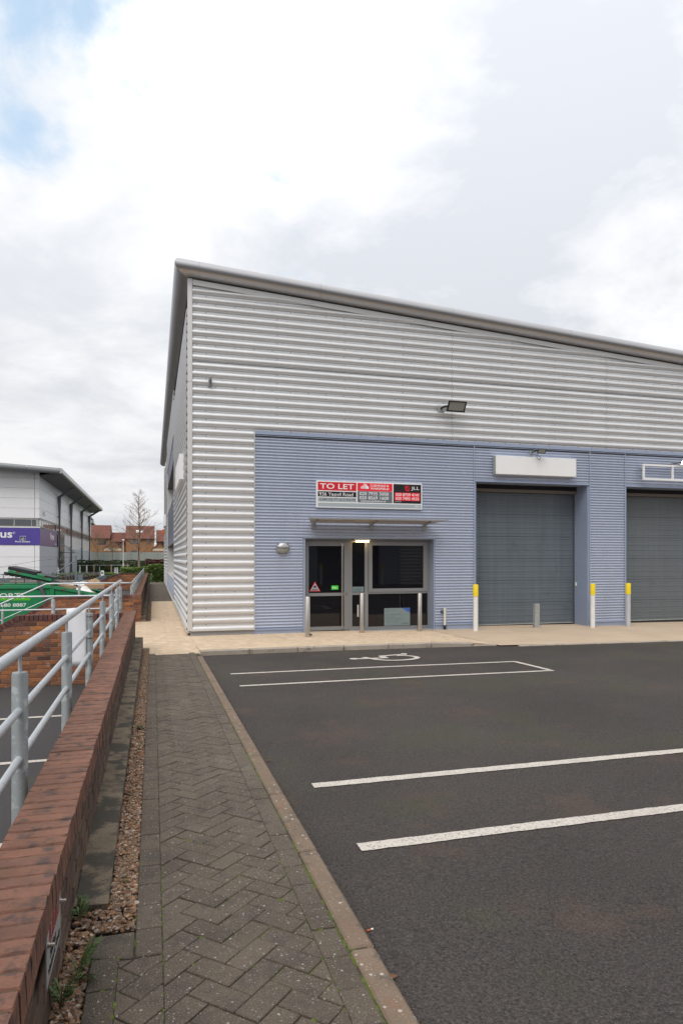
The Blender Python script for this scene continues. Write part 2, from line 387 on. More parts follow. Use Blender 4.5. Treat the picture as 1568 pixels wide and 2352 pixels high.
def sm(t): t = max(0., min(1., t)); return t * t * (3 - 2 * t)
def lerp(a, b, t): return a + (b - a) * t

# ------------------------------------------------------------------ levels
def zp(Y): return .0207 * (16 - Y) if Y < 12.5 else (lerp(.0725, -.06, (Y - 12.5) / 3.5) if Y < 16 else -.06)
def crossf(X, Y): return -.008 * max(0, X - 3.5) * sm((Y - 4) / 9)
def zas(X, Y): return zp(min(Y, 12.45)) - .1 + crossf(X, Y)
def zap(X, Y):
    s = sm((X - 5.6) / 1.6); zf = lerp(.0735, zas(X, 12.3) + .018 - crossf(X, Y), s)
    return lerp(zf, -.06, max(0., min(1., (Y - 12.45) / 3.55))) + crossf(X, Y)
LOW = -.47

# ------------------------------------------------------------------ the setting: ground, car parks, paths
def lin(a, b, n): return [a + (b - a) * i / n for i in range(n + 1)]
ST = 'structure'
MB().add([(-900, -300, -.75), (900, -300, -.75), (900, 1500, -.75), (-900, 1500, -.75)], [(0, 1, 2, 3)]).build('ground', 'ground', kind=ST, fix=False)
MB().grid(lin(.80, 40, 28), lin(-4, 12.6, 20), zas).build('parking_lot', 'asphalt', kind=ST, fix=False)
lot = bpy.data.objects['parking_lot']
MB().grid([-70, -30, -10, -.5], [-20, 0, 12, 40, 80, 130], lambda x, y: LOW).build('car_park', 'asphalt_far', kind=ST, fix=False)
lower = bpy.data.objects['car_park']
MB().grid([-60, -20, 0, 6, 40], [125, 140, 152, 175], lambda x, y: LOW - .02 + (y - 125) / 50 * 1.3).build('grass_verge', 'grass', kind=ST, fix=False)

# painted lines: bays along X, one hatched strip beside the entrance, the wheelchair symbol
def strip(pts, wd, z_of, name, parent, rough=.006, mat='line_paint', closed=False):
    mb = MB(); P = [Vector((x, y)) for x, y in pts]; m = len(P); L = []; Rr = []
    for i, p in enumerate(P):
        d = (P[min(i + 1, m - 1)] - P[max(i - 1, 0)]).normalized(); nrm = Vector((-d.y, d.x))
        jl, jr = R.uniform(-rough, rough), R.uniform(-rough, rough)
        L.append(p + nrm * (wd / 2 + jl)); Rr.append(p - nrm * (wd / 2 + jr))
    vs = [(p.x, p.y, z_of(p.x, p.y)) for p in L + Rr]
    mb.add(vs, [(i, m + i, m + i + 1, i + 1) for i in range(m - 1)])
    return mb.build(name, mat, parent, fix=False)
zl_ = lambda x, y: zas(x, y) + .005
for x0, x1, y, wd in ((1.10, 9.5, 4.645, .105), (1.10, 9.5, 3.535, .105), (1.12, 5.93, 10.09, .085), (1.12, 5.93, 8.99, .085), (6.8, 14, 10.4, .09), (1.1, 9.5, 1.15, .105), (1.1, 9.5, -1.25, .105)):
    strip([(x, y) for x in lin(x0, x1, int((x1 - x0) / .05))], wd, zl_, 'painted_line', lot, .004) if y < 10.3 else None
strip([(5.89, y) for y in lin(9.04, 10.04, 18)], .09, lambda x, y: zas(x, y) + .009, 'painted_line', lot, .004)
sym = MB()
def symline(pts, wd):
    P = [Vector(p) for p in pts]; m = len(P); L = []; Q = []
    for i, p in enumerate(P):
        d = (P[min(i + 1, m - 1)] - P[max(i - 1, 0)]).normalized(); nr = Vector((-d.y, d.x)); L.append(p + nr * wd / 2); Q.append(p - nr * wd / 2)
    sym.add([(p.x, p.y, zas(p.x, p.y) + symline.h) for p in L + Q], [(i, m + i, m + i + 1, i + 1) for i in range(m - 1)]); symline.h += .0012
symline.h = .005
sym.add([(3.39 + .085 * cos(a) , 11.18 + .085 * sin(a), zas(3.39, 11.18) + .005) for a in lin(0, 2 * pi, 16)[:-1]], [tuple(range(16))])
symline([(3.46, 11.15), (3.94, 11.14)], .11)
symline([(3.60, 11.32), (3.68, 11.10)], .11)
symline([(3.94, 11.08), (3.97, 11.42)], .12)
symline([(3.95, 11.38), (4.45, 11.52)], .105)
symline([(4.42, 11.44), (4.50, 11.64)], .105)
symline([(3.66 + .0, 11.10), (3.72, 10.93), (3.83, 10.81), (3.97, 10.75), (4.13, 10.74), (4.28, 10.78), (4.41, 10.86), (4.50, 10.98), (4.52, 11.12), (4.47, 11.24), (4.38, 11.31), (4.25, 11.35)], .105)
sym.build('wheelchair_symbol', 'line_paint', lot, fix=False, label='white painted wheelchair symbol on the asphalt')
gr = MB()
def crumb(x, y, z, r):
    m = Matrix.Rotation(R.uniform(0, 6), 3, 'Z') @ Matrix.Rotation(R.uniform(-.8, .8), 3, 'X')
    gr.add([Vector((x, y, z)) + m @ Vector(p) for p in ((-r, -r * .6, 0), (r, -r * .5, 0), (r * .3, r, 0), (0, 0, r * .9))], [(0, 1, 2), (0, 1, 3), (1, 2, 3), (2, 0, 3)])
for i in range(2600):
    y = 1.6 + 10.6 * R.random() ** 1.4; x = .826 + abs(R.gauss(0, .028)); crumb(x, y, zas(x, y) + .001, R.uniform(.0018, .0055))
for i in range(1500):
    x = R.uniform(.85, 7.5); y = 12.438 - abs(R.gauss(0, .03)); crumb(x, y, zas(x, y) + .001, R.uniform(.003, .010))
for i in range(500):
    x = R.uniform(.9, 5); y = R.uniform(1.6, 9); crumb(x, y, zas(x, y) + .001, R.uniform(.001, .003))
gr.build('grit', 'grit', lot, kind='stuff', fix=False)
# bay lines of the lower car park
for y in (10.17, 7.97, 5.7):
    strip([(x, y) for x in lin(-6, -1.0, 40)], .09, lambda x, y: LOW + .005, 'painted_line', lower, .004)

# block paving -----------------------------------------------------------
def herring(x0, x1, y0, y1, gap=.005):
    """45 degree herringbone of 200 x 100 blocks; yields (centre, angle, polygon or None when uncut)"""
    u = .1; c45 = cos(pi / 4); ext = 1.5 * max(x1 - x0, y1 - y0); n = int(ext / u) + 4; cx, cy_ = (x0 + x1) / 2, (y0 + y1) / 2
    for a in range(-n, n):
        for b in range(-n, n):
            k = (a - b) % 4
            if k == 0: r = (a, a + 2, b, b + 1)
            elif k == 3: r = (a, a + 1, b, b + 2)
            else: continue
            mx, my = (r[0] + r[1]) * u / 2, (r[2] + r[3]) * u / 2
            px, py = cx + (mx - my) * c45, cy_ + (mx + my) * c45
            if px < x0 - .15 or px > x1 + .15 or py < y0 - .15 or py > y1 + .15: continue
            hx, hy = (r[1] - r[0]) * u / 2 - gap / 2, (r[3] - r[2]) * u / 2 - gap / 2
            pl = [(px + (sx * hx - sy * hy) * c45, py + (sx * hx + sy * hy) * c45) for sx, sy in ((-1, -1), (1, -1), (1, 1), (-1, 1))]
            cut = pl
            for A, B, C in ((1, 0, x1), (-1, 0, -x0), (0, 1, y1), (0, -1, -y0)): cut = clip(cut, A, B, C)
            if area(cut) < .0012: continue
            whole = abs(area(cut) - area(pl)) < 1e-7
            yield (px, py), (pi / 4 if k == 0 else -pi / 4), (None if whole else cut)
def cprism(mb, poly, zf, h=.05, c=.0028):
    n = len(poly); gx = sum(p[0] for p in poly) / n; gy = sum(p[1] for p in poly) / n
    r = max(.02, max(math.hypot(p[0] - gx, p[1] - gy) for p in poly)); k = 1 - c / (r * .6)
    ins = [(gx + (p[0] - gx) * k, gy + (p[1] - gy) * k) for p in poly]
    vs = [(x, y, zf(x, y) - h) for x, y in poly] + [(x, y, zf(x, y) - c) for x, y in poly] + [(x, y, zf(x, y)) for x, y in ins]
    fs = [tuple(range(2 * n, 3 * n))] + [(i, (i + 1) % n, n + (i + 1) % n, n + i) for i in range(n)] + [(n + i, n + (i + 1) % n, 2 * n + (i + 1) % n, 2 * n + i) for i in range(n)]
    mb.add(vs, fs)
def pave(parent, items, zf, mat, slope, limit, name, stuffname):
    """items: list of (centre, angle, poly|None, (lx, ly)); the nearest become parts, the rest one mesh"""
    items.sort(key=lambda t: math.hypot(t[0][0] - .4, t[0][1] - 1.2))
    base = {}
    rest = MB(); nr = 0
    for i, (c, ang, poly, sz) in enumerate(items):
        dz = R.uniform(-.0025, .0025)
        if i < limit and c[1] > -.2:
            if poly is None:
                if sz not in base: base[sz] = MB().cbox(-sz[0]/2, sz[0]/2, -sz[1]/2, sz[1]/2, -.05, 0, .0028).mesh(name, mat, None, True)
                o = put(name, base[sz], parent, (c[0], c[1], zf(*c) + dz)); o.rotation_mode = 'XYZ'
                tilt = Matrix.Rotation(math.atan(slope) + R.uniform(-.006, .006), 3, 'X') @ Matrix.Rotation(R.uniform(-.006, .006), 3, 'Y') @ Matrix.Rotation(ang + R.uniform(-.008, .008), 3, 'Z')
                o.rotation_euler = tilt.to_euler()
            else:
                mb = MB(); cprism(mb, poly, lambda x, y: zf(x, y) + dz); mb.build(name, mat, parent)
        else:
            if poly is None:
                ca, sa = cos(ang), sin(ang); poly = [(c[0] + sx * sz[0]/2 * ca - sy * sz[1]/2 * sa, c[1] + sx * sz[0]/2 * sa + sy * sz[1]/2 * ca) for sx, sy in ((-1,-1),(1,-1),(1,1),(-1,1))]
            cprism(rest, poly, lambda x, y: zf(x, y) + dz); nr += 1
    if nr: rest.build(stuffname, mat, parent, kind='stuff')
zpath = lambda x, y: zp(y)
XL, XH0, XH1, XK0, XK1 = -.068, .036, .608, .714, .82
# dark footpath from behind the camera up to the beige paving
MB().grid(lin(-.066, XK1 - .03, 3), lin(-3, 12.1, 40), lambda x, y: zp(y) - .006).grid([-.224, -.066], lin(-3, 2.79, 12), lambda x, y: zp(y) - .006).build('footpath', 'joint', kind=ST, fix=False)
path = bpy.data.objects['footpath']
it = []
for c, a, p in herring(XH0, XH1, -1.6, 12.05): it.append((c, a, p, (.195, .095)))
wide = []
y = -1.6
while y < 12.0:
    L = .2
    it.append(((XH1 + .052, y + L / 2), pi / 2, None, (.194, .099)))
    if y > 2.58: it.append(((XL + .052, y + L / 2), pi / 2, None, (.194, .099)))
    if y < 2.5:
        it.append(((-.225 + .052, y + L / 2 + .03), pi / 2, None, (.194, .097)))
    y += L
for c, a, p in herring(-.122, XH0 - .002, -1.6, 2.596): it.append((c, a, p, (.195, .095)))
it.append(((-.149, 2.713), 0., [(-.226, 2.64), (-.072, 2.60), (-.072, 2.79), (-.226, 2.79)], (.15, .15)))
pave(path, it, zpath, 'paver', -.0207, 300, 'paver', 'paver_field')
# moss growing in the joints
mo = MB()
for i in range(330):
    yy = R.uniform(1.5, 6.5); xx = R.choice([XH0, XH1 + .104, XH1 + .104, XH1 + .104, XH1, -.124 if yy < 2.7 else XH0]) + R.uniform(-.004, .004)
    if R.random() < .5: yy = R.uniform(1.5, 3.4)
    r = R.uniform(.004, .012); k = 7; ln = R.uniform(1., 4.)
    vs = [(xx + r * cos(2 * pi * j / k) * .7, yy + r * ln * sin(2 * pi * j / k), zp(yy) - .012) for j in range(k)] + [(xx, yy, zp(yy) + R.uniform(-.001, .004))]
    mo.add(vs, [(j, (j + 1) % k, k) for j in range(k)])
for c, a_, p_, sz in list(it):
    if not (1.4 < c[1] < 5.5) or p_ is not None or R.random() > (.38 if c[1] < 3.6 else .18): continue
    ca, sa = cos(a_), sin(a_); sg = R.choice([-1, 1]); lng = R.random() < .6
    t0 = R.uniform(-.6, .3); L_ = R.uniform(.015, .05); k = 8; r = R.uniform(.0035, .0065)
    ex, ey = (t0 * sz[0] / 2, sg * (sz[1] / 2 + .0025)) if lng else (sg * (sz[0] / 2 + .0025), t0 * sz[1] / 2)
    vs = []
    for j in range(k):
        u_, v_ = L_ * cos(2 * pi * j / k), r * sin(2 * pi * j / k)
        lx, ly = (ex + u_, ey + v_) if lng else (ex + v_, ey + u_ * .6)
        vs.append((c[0] + lx * ca - ly * sa, c[1] + lx * sa + ly * ca, zp(c[1]) - .008))
    cx0, cy0 = c[0] + ex * ca - ey * sa, c[1] + ex * sa + ey * ca
    mo.add(vs + [(cx0, cy0, zp(cy0) + R.uniform(.0, .003))], [(j, (j + 1) % k, k) for j in range(k)])
for xx, yy, r in ((-.124, 2.34, .03), (-.124, 2.62, .02), (-.118, 2.40, .018), (-.128, 2.28, .02)):
    k = 10; vs = [(xx + r * cos(2 * pi * j / k) * .6 * R.uniform(.7, 1.2), yy + r * sin(2 * pi * j / k) * R.uniform(.8, 1.5), zp(yy) - .012) for j in range(k)] + [(xx, yy, zp(yy) + .006)]
    mo.add(vs, [(j, (j + 1) % k, k) for j in range(k)])
mo.build('moss', 'moss', path, kind='stuff', smooth=60)
# kerb stones beside the path, flush with it
kb = MB().cbox(-.0515, .0515, -.456, .456, -.2, 0, .012).mesh('kerb_stone', 'kerb', None, True)
for i in range(16):
    yc = -1.70 + .918 * i
    if yc + .459 > 12.45: break
    put('kerb_stone', kb, path, (.767, yc, zp(yc) + .001), (-math.atan(.0207), 0, R.uniform(-.002, .002)))

# beige block paving in front of and beside the warehouse
MB().grid(lin(-.5, .80, 4), [12.06, 12.44], lambda x, y: zap(x, y) - .012).grid(lin(-.5, 6.95, 12), lin(12.46, 16.3, 10), lambda x, y: zap(x, y) - .012).grid([-.32, .1, .5, .84], lin(16.3, 29.3, 6), lambda x, y: zap(x, y) - .012).build('paved_apron', 'joint_beige', kind=ST, fix=False)
apron = bpy.data.objects['paved_apron']
it = []
for c, a, p in herring(.82, 6.85, 12.58, 16.26, .004): it.append((c, a, p, (.196, .096)))
for c, a, p in herring(-.45, .818, 13.36, 20.0, .004): it.append((c, a, p, (.196, .096)))
for c, a, p in herring(XH0, .818, 12.06, 13.358, .004): it.append((c, a, p, (.196, .096)))
for c, a, p in herring(-.06, .80, 20.0, 29.2, .004): it.append((c, a, p, (.196, .096)))
y = 12.08
while y < 13.3: it.append(((XL + .052, y + .1), pi / 2, None, (.196, .099))); y += .2
pave(apron, it, zap, 'paver_beige', -.037, 300, 'paver', 'paver_field')
kf = MB().cbox(-.455, .455, -.062, .062, -.25, 0, .018).mesh('kerb_stone', 'kerb_front', None, True)
for i in range(6):
    xc = 1.28 + .918 * i; zc = zap(xc, 12.5); sl = (zap(xc + .4, 12.5) - zap(xc - .4, 12.5)) / .8
    put('kerb_stone', kf, apron, (xc, 12.505, zc), (0, -math.atan(sl), 0))
put('kerb_stone', kf, apron, (1.28 + .918 * 6, 12.505, zap(6.79, 12.5) - .003), (0, math.atan(.028), 0))
# concrete slab in front of the loading doors
MB().grid(lin(6.86, 40, 20), lin(12.28, 18.5, 8), lambda x, y: zap(x, y) + .001).build('concrete_apron', 'slab', kind=ST, fix=False)
slab = bpy.data.objects['concrete_apron']
ke = MB().cbox(-.455, .455, -.05, .05, -.2, 0, .01).mesh('kerb_stone', 'kerb_front', None, True)
for i in range(14):
    xc = 7.72 + .918 * i; put('kerb_stone', ke, slab, (xc, 12.24, zap(xc, 12.3) + .003))
# dark path again beside the far half of the warehouse
MB().grid([-.32, .1, .5, .84], lin(29.2, 52.5, 8), lambda x, y: -.062).build('side_path', 'paver', kind=ST, fix=False)
sp_ = bpy.data.objects['side_path']
it = [(c, a, p, (.196, .096)) for c, a, p in herring(-.06, .80, 29.2, 34.5, .006)]
pave(sp_, it, lambda x, y: -.055, 'paver', 0., 0, 'paver', 'paver_field')
# fill below the raised ground so no gap shows
MB().box(-.28, 40, 13.3, 60, -.75, -.30).build('raised_ground', 'earth', kind=ST)

# gravel strip ---------------------------------------------------------------
g = MB()
ico = [(0,0,1),(.894,0,.447),(.276,.851,.447),(-.724,.526,.447),(-.724,-.526,.447),(.276,-.851,.447),(.724,.526,-.447),(-.276,.851,-.447),(-.894,0,-.447),(-.276,-.851,-.447),(.724,-.526,-.447),(0,0,-1)]
icf = [(0,1,2),(0,2,3),(0,3,4),(0,4,5),(0,5,1),(1,6,2),(2,7,3),(3,8,4),(4,9,5),(5,10,1),(6,7,2),(7,8,3),(8,9,4),(9,10,5),(10,6,1),(6,11,7),(7,11,8),(8,11,9),(9,11,10),(10,11,6)]
def pebble(x, y, z, s):
    m = Matrix.Rotation(R.uniform(0, 6), 3, 'Z') @ Matrix.Rotation(R.uniform(-.6, .6), 3, 'X')
    sx, sy, sz = s * R.uniform(.7, 1.35), s * R.uniform(.6, 1.1), s * R.uniform(.4, .75)
    g.add([Vector((x, y, z)) + m @ Vector((p[0] * sx * R.uniform(.85, 1.15), p[1] * sy * R.uniform(.85, 1.15), p[2] * sz)) for p in ico], icf)
for i in range(10500):
    yy = 1.4 + 11.8 * R.random() ** 1.35
    if yy > 3.02: xx = R.uniform(-.182, -.070)
    elif yy > 2.82: xx = R.uniform(-.32, -.072)
    else: xx = R.uniform(-.321, -.232)
    pebble(xx, yy, zp(yy) - .020 + R.uniform(-.004, .012) + (.012 if 2.75 < yy < 3.1 else 0), R.choice([.007, .009, .010, .012, .014]) * (1.2 if yy < 4 else 1.))
for i in range(900):
    yy = R.uniform(20.4, 45); pebble(R.uniform(-.19, -.08), yy, -.075 + R.uniform(0, .012), .017)
g.build('gravel', 'gravel', kind='stuff', smooth=25, label='brown pebble gravel strip between path and brick wall', cat='gravel')
MB().box(-.323, -.06, -3, 13.34, -.3, -.0).grid([-.326, -.06], lin(-3, 13.34, 30), lambda x, y: zp(y) - .034).grid([-.30, -.06], [20.0, 50], lambda x, y: -.085).build('gravel_bed', 'soil', kind=ST, fix=False)

# ------------------------------------------------------------------ brick walls and railings
def brick_face(parent, lo, hi, z0, ztop, face, axis, sgn, mat, limit, key, name='brick', stuffname='brick_field', depth=.06):
    """stretcher bond on a wall face. axis 'x': bricks run along X on plane y=face; axis 'y': along Y on plane x=face.
    ztop(a) gives the underside of the coping; sgn: outward direction"""
    H, Lb = .075, .225; items = []
    a, b = (face, face - sgn * depth)
    row = 0; z = z0
    top = max(ztop(lo), ztop(hi), ztop((lo + hi) / 2))
    while z < top - .01:
        p = lo - (Lb / 2 if row % 2 else 0) - .0
        while p < hi:
            q0, q1 = max(p + .005, lo), min(p + Lb - .005, hi)
            if q1 - q0 > .02:
                poly = [(q0, z + .005), (q1, z + .005), (q1, z + .07), (q0, z + .07)]
                za, zb = ztop(q0), ztop(q1)
                if min(za, zb) < z + .07:
                    s = (zb - za) / (q1 - q0); poly = clip(poly, -s, 1, za - s * q0)
                if area(poly) > .0008: items.append((poly, (q0 + q1) / 2, z))
            p += Lb
        z += H; row += 1
    items.sort(key=lambda t: key(t[1], t[2]))
    rest = MB(); cache = None; n = 0
    for i, (poly, c, zc) in enumerate(items):
        out = R.uniform(-.002, .002)
        whole = len(poly) == 4 and abs(area(poly) - .215 * .065) < 1e-5
        f0, f1 = a + sgn * out, b
        if i < limit and whole:
            if cache is None:
                mb = MB(); (mb.cbox(-.1075, .1075, -depth/2, depth/2, -.0325, .0325, .004) if axis == 'x' else mb.cbox(-depth/2, depth/2, -.1075, .1075, -.0325, .0325, .004))
                cache = mb.mesh(name, mat, None, True)
            m = (a + b) / 2 + sgn * out
            put(name, cache, parent, (c, m, zc + .0375) if axis == 'x' else (m, c, zc + .0375))
        else:
            mb = MB() if i < limit else rest
            mb.prism(poly, min(f0, f1), max(f0, f1), 'y' if axis == 'x' else 'x')
            if i < limit: mb.build(name, mat, parent)
            else: n += 1
    if n: rest.build(stuffname, mat, parent, kind='stuff')
# main wall beside the path
wall = thing('brick_wall', 'low brick wall beside the dark footpath with weathered red brick-on-edge coping', 'wall', (-.4, 6, LOW))
MB().box(-.492, -.335, -3, 13.28, -.75, .664).build('core', 'mortar_dark', wall)
def rough_brick(rr):
    m = MB(); n = 5; xs_ = lin(-.107, .107, n); prof_ = [(-.034, -.1), (-.034, -.007), (-.029, 0.), (.029, 0.), (.034, -.007), (.034, -.1)]
    vs = []
    for i, x in enumerate(xs_):
        for y, z in prof_:
            j = .002 if z > -.05 else .001
            vs.append((x * (1 if 0 < i < n else (1. if z < -.02 else .965)) + rr.uniform(-j, j), y + rr.uniform(-j, j), z + rr.uniform(-j, j) * .7 - (rr.uniform(0, .008) if rr.random() < .12 and z > -.01 else 0)))
    k = len(prof_)
    m.add(vs, [(i * k + q, i * k + (q + 1) % k, (i + 1) * k + (q + 1) % k, (i + 1) * k + q) for i in range(n) for q in range(k)] + [tuple(range(k)), tuple(n * k + q for q in range(k))])
    return m.mesh('coping_brick', 'cap_brick', None, True)
cbs = [rough_brick(random.Random(50 + q)) for q in range(8)]; cb = cbs[0]
y = -1.2; zc = .785
while y < 13.28:
    far = y > 6.78
    put('coping_brick', R.choice(cbs), wall, (-.398 - (.012 if far else 0) + R.uniform(-.0012, .0012), y + .036, zc - (.014 if far else 0) + R.uniform(-.0025, .0025)), (R.uniform(-.015, .015), R.uniform(-.005, .005), R.uniform(-.006, .006)))
    y += .0735
MB().box(-.50, -.303, -3, 6.775, .672, .7795).box(-.503, -.312, 6.79, 13.27, .66, .7655).build('coping_mortar', 'mortar_dark', wall)
brick_face(wall, -.8, 13.28, .0, lambda a: .68, -.325, 'y', 1, 'wall_brick', 300, lambda a, z: abs(a - 1.5) - z * 3)
brick_face(wall, -1, 13.28, LOW, lambda a: .68, -.500, 'y', -1, 'wall_brick', 0, lambda a, z: a, stuffname='rear_brick_field')
brick_face(wall, -.5, -.327, .0, lambda a: .66, 13.30, 'x', 1, 'wall_brick', 60, lambda a, z: a, name='end_brick')
MB().box(-.335, -.3245, 6.765, 6.785, .25, .68).build('movement_joint', 'black', wall)
# concrete upstand along the foot of the wall
led = thing('concrete_upstand', 'mouldy concrete edging upstand along the foot of the low brick wall', 'edging', (-.23, 8, .1))
ys = [3.02, 5.1, 7.2, 9.3, 11.4, 13.33]
for a, b in zip(ys[:-1], ys[1:]):
    zz_ = lambda q: lerp(.288, .25, (q - 3) / 10.3)
    MB().add([(-.323, a, 0), (-.186, a, 0), (-.186, a, zz_(a)), (-.323, a, zz_(a) + .006), (-.323, b - .004, 0), (-.186, b - .004, 0), (-.186, b - .004, zz_(b)), (-.323, b - .004, zz_(b) + .006)],
             [(0, 1, 2, 3), (7, 6, 5, 4), (3, 2, 6, 7), (0, 4, 5, 1), (1, 5, 6, 2), (0, 3, 7, 4)]).build('edging_block', 'ledge', led)
# far continuation of the wall, with its end pier at the stair opening
wall2 = thing('brick_wall', 'brick wall running on past the stair opening alongside the warehouse side path', 'wall', (-.44, 34, LOW))
MB().box(-.545, -.335, 20.02, 48.5, -.75, .62).build('core', 'mortar', wall2)
y = 20.0
while y < 48.5:
    put('coping_brick', cb, wall2, (-.44 + R.uniform(-.003, .003), y + .036, .722 + R.uniform(-.002, .002)), (R.uniform(-.02, .02), 0, R.uniform(-.01, .01))); y += .0735 if y < 30 else .0752
MB().box(-.54, -.34, 20.05, 48.5, .61, .712).build('coping_mortar', 'mortar_dark', wall2)
brick_face(wall2, 20.0, 48.5, -.06, lambda a: .62, -.325, 'y', 1, 'wall_brick', 100, lambda a, z: a)
brick_face(wall2, -.55, -.325, LOW, lambda a: .62, 20.0, 'x', -1, 'brick', 60, lambda a, z: a, name='end_brick')
led2 = thing('concrete_upstand', 'concrete edging upstand past the stair opening beside the side path', 'edging', (-.26, 34, -.06))
for a, b in zip(lin(20.0, 48, 5)[:-1], lin(20.0, 48, 5)[1:]):
    MB().cbox(-.323, -.20, a, b - .006, -.1, .11, .006).build('edging_block', 'ledge', led2)
# stair flank walls, faces toward the camera
def flank(label, yf, x_r, xs, z_hi, slope, xl, limit, groupz=None):
    t = thing('brick_wall', label, 'wall', (lerp(xl, x_r, .5), yf + .1, LOW))
    ze = max(LOW + .25, z_hi - (xs - xl) * slope); xe = xs - (z_hi - ze) / slope
    def ztop(a): return z_hi - .1 if a >= xs else max(ze, z_hi - (xs - a) * slope) - .105
    xs_ = [x_r, xs, xe, xl]
    poly = [(x_r, -.75), (x_r, ztop(x_r)), (xs, ztop(xs)), (xe, ztop(xe)), (xl, ztop(xl)), (xl, -.75)]
    MB().prism(poly, yf + .01, yf + .21, 'y').build('core', 'mortar', t)
    brick_face(t, xl, x_r, LOW, ztop, yf, 'x', -1, 'brick', limit, lambda a, z: abs(a + 1.6) - z * .1)
    me = MB().cbox(-.0325, .0325, -.112, .112, -.1, 0, .004).mesh('coping_brick', 'brick_cope', None, True)
    x = x_r - .036
    while x > xs: put('coping_brick', me, t, (x, yf + .105, z_hi + R.uniform(-.002, .002)), (0, R.uniform(-.02, .02), 0)); x -= .0745
    ang = math.atan(slope); L = (xs - xe) / cos(ang); d = .05
    while d < L:
        put('coping_brick', me, t, (xs - d * cos(ang) - .0, yf + .105, z_hi - d * sin(ang)), (0, -ang, 0)); d += .0745
    return t
flA = flank('brick stair side wall with sloping coping, standing in the lower car park', 12.62, -.51, -2.27, .775, .60, -4.2, 300)
flB = flank('farther brick stair side wall behind the handrails and in front of the green skip', 20.0, -.56, -2.58, .715, .62, -4.6, 200)
flC = flank('distant brick stair side wall in front of the clipped hedge', 48.5, -.33, -2.3, .722, .42, -4.6, 200)
# stairs between the first two side walls
stz = thing('stair', 'concrete steps going down between the two brick stair side walls', 'stair', (-3, 16, LOW))
MB().box(-2.4, -.45, 12.83, 20.0, -.74, -.065).build('landing', 'slab', stz)
for i in range(3): MB().box(-2.4 - .3 * (i + 1), -2.4 - .3 * i, 12.83, 20.0, -.74, -.065 - .135 * (i + 1)).build('step', 'slab', stz)

# railing along the near wall
rail = thing('railing', 'galvanised tubular railing on posts behind the near low brick wall', 'railing', (-.6, 7, LOW))
XR = -.60
for i, yy in enumerate((-.2, 1.65, 3.41, 5.17, 6.93, 8.72, 10.55, 12.15, 13.2)):
    p = MB(); p.lathe([(.036, LOW), (.036, 1.222), (.033, 1.235)], XR, yy, 20); o = p.build('post', 'galv', rail, smooth=40)
    MB().cyl(XR, yy, 1.235, 1.315, .0085, 10).build('pin', 'galv_rail', o, smooth=40)
    MB().box(XR + .03, -.49, yy - .03, yy + .03, .30, .42).build('bracket', 'galv', o)
MB().tube([(XR, -1.5, 1.335), (XR, 13.45, 1.335), (XR, 13.5, 1.328)], .0245, 18).build('handrail', 'galv_rail', rail, smooth=40)
for zr in (1.06, .835): MB().tube([(XR, -1.5, zr), (XR, 13.22, zr)], .0175, 14).build('rail', 'galv_rail', rail, smooth=40)
# level railing on the first stair wall
rA = thing('railing', 'level galvanised handrail on the stair side wall in the lower car park', 'railing', (-3, 12.8, LOW))
for xx in (-1.72 - .0, -4.4, -.66):
    o = MB().lathe([(.036, LOW if xx < -3 else .6), (.036, 1.02), (.033, 1.03)], xx, 12.87, 18).build('post', 'galv', rA, smooth=40)
    MB().cyl(xx, 12.87, 1.03, 1.075, .008, 8).build('pin', 'galv_rail', o)
MB().tube([(-7, 12.87, 1.085), (-.62, 12.87, 1.085)], .017, 12).build('handrail', 'galv_rail', rA, smooth=40)
MB().tube([(-7, 12.87, .85), (-.62, 12.87, .85)], .013, 12).build('rail', 'galv_rail', rA, smooth=40)
# railing on the farther stair wall, returning along the far brick wall
rB = thing('railing', 'galvanised railing sloping down the farther stair wall and returning along the side path', 'railing', (-1.5, 20, LOW))
for xx, zt in ((-2.02, .96), (-4.0, .35)):
    o = MB().lathe([(.036, .6 if zt > .5 else LOW), (.036, zt - .01), (.033, zt)], xx, 20.25, 18).build('post', 'galv', rB, smooth=40)
    MB().cyl(xx, 20.25, zt, zt + .08, .008, 8).build('pin', 'galv_rail', o)
yy = 20.3
while yy < 48:
    o = MB().lathe([(.036, LOW), (.036, .95), (.033, .96)], -.605, yy, 14).build('post', 'galv', rB, smooth=40)
    MB().cyl(-.605, yy, .96, 1.03, .008, 8).build('pin', 'galv_rail', o); yy += 1.75
MB().tube([(-5.5, 20.25, -.18), (-2.98, 20.25, 1.0), (-2.88, 20.25, 1.04), (-2.75, 20.25, 1.05), (-.72, 20.25, 1.05), (-.64, 20.27, 1.05), (-.605, 20.35, 1.05), (-.605, 48.4, 1.05)], .022, 12).build('handrail', 'galv_rail', rB, smooth=50)
for zr, xb in ((.66, -2.72), (.39, -2.62)):
    MB().tube([(-5.5, 20.25, zr - 1.28), (xb - .08, 20.25, zr - .03), (xb + .08, 20.25, zr), (-.60, 20.25, zr)], .014, 10).build('rail', 'galv_rail', rB, smooth=50)
for zr in (.85,): MB().tube([(-.605, 20.3, zr), (-.605, 48.2, zr)], .014, 10).build('rail', 'galv_rail', rB, smooth=50)
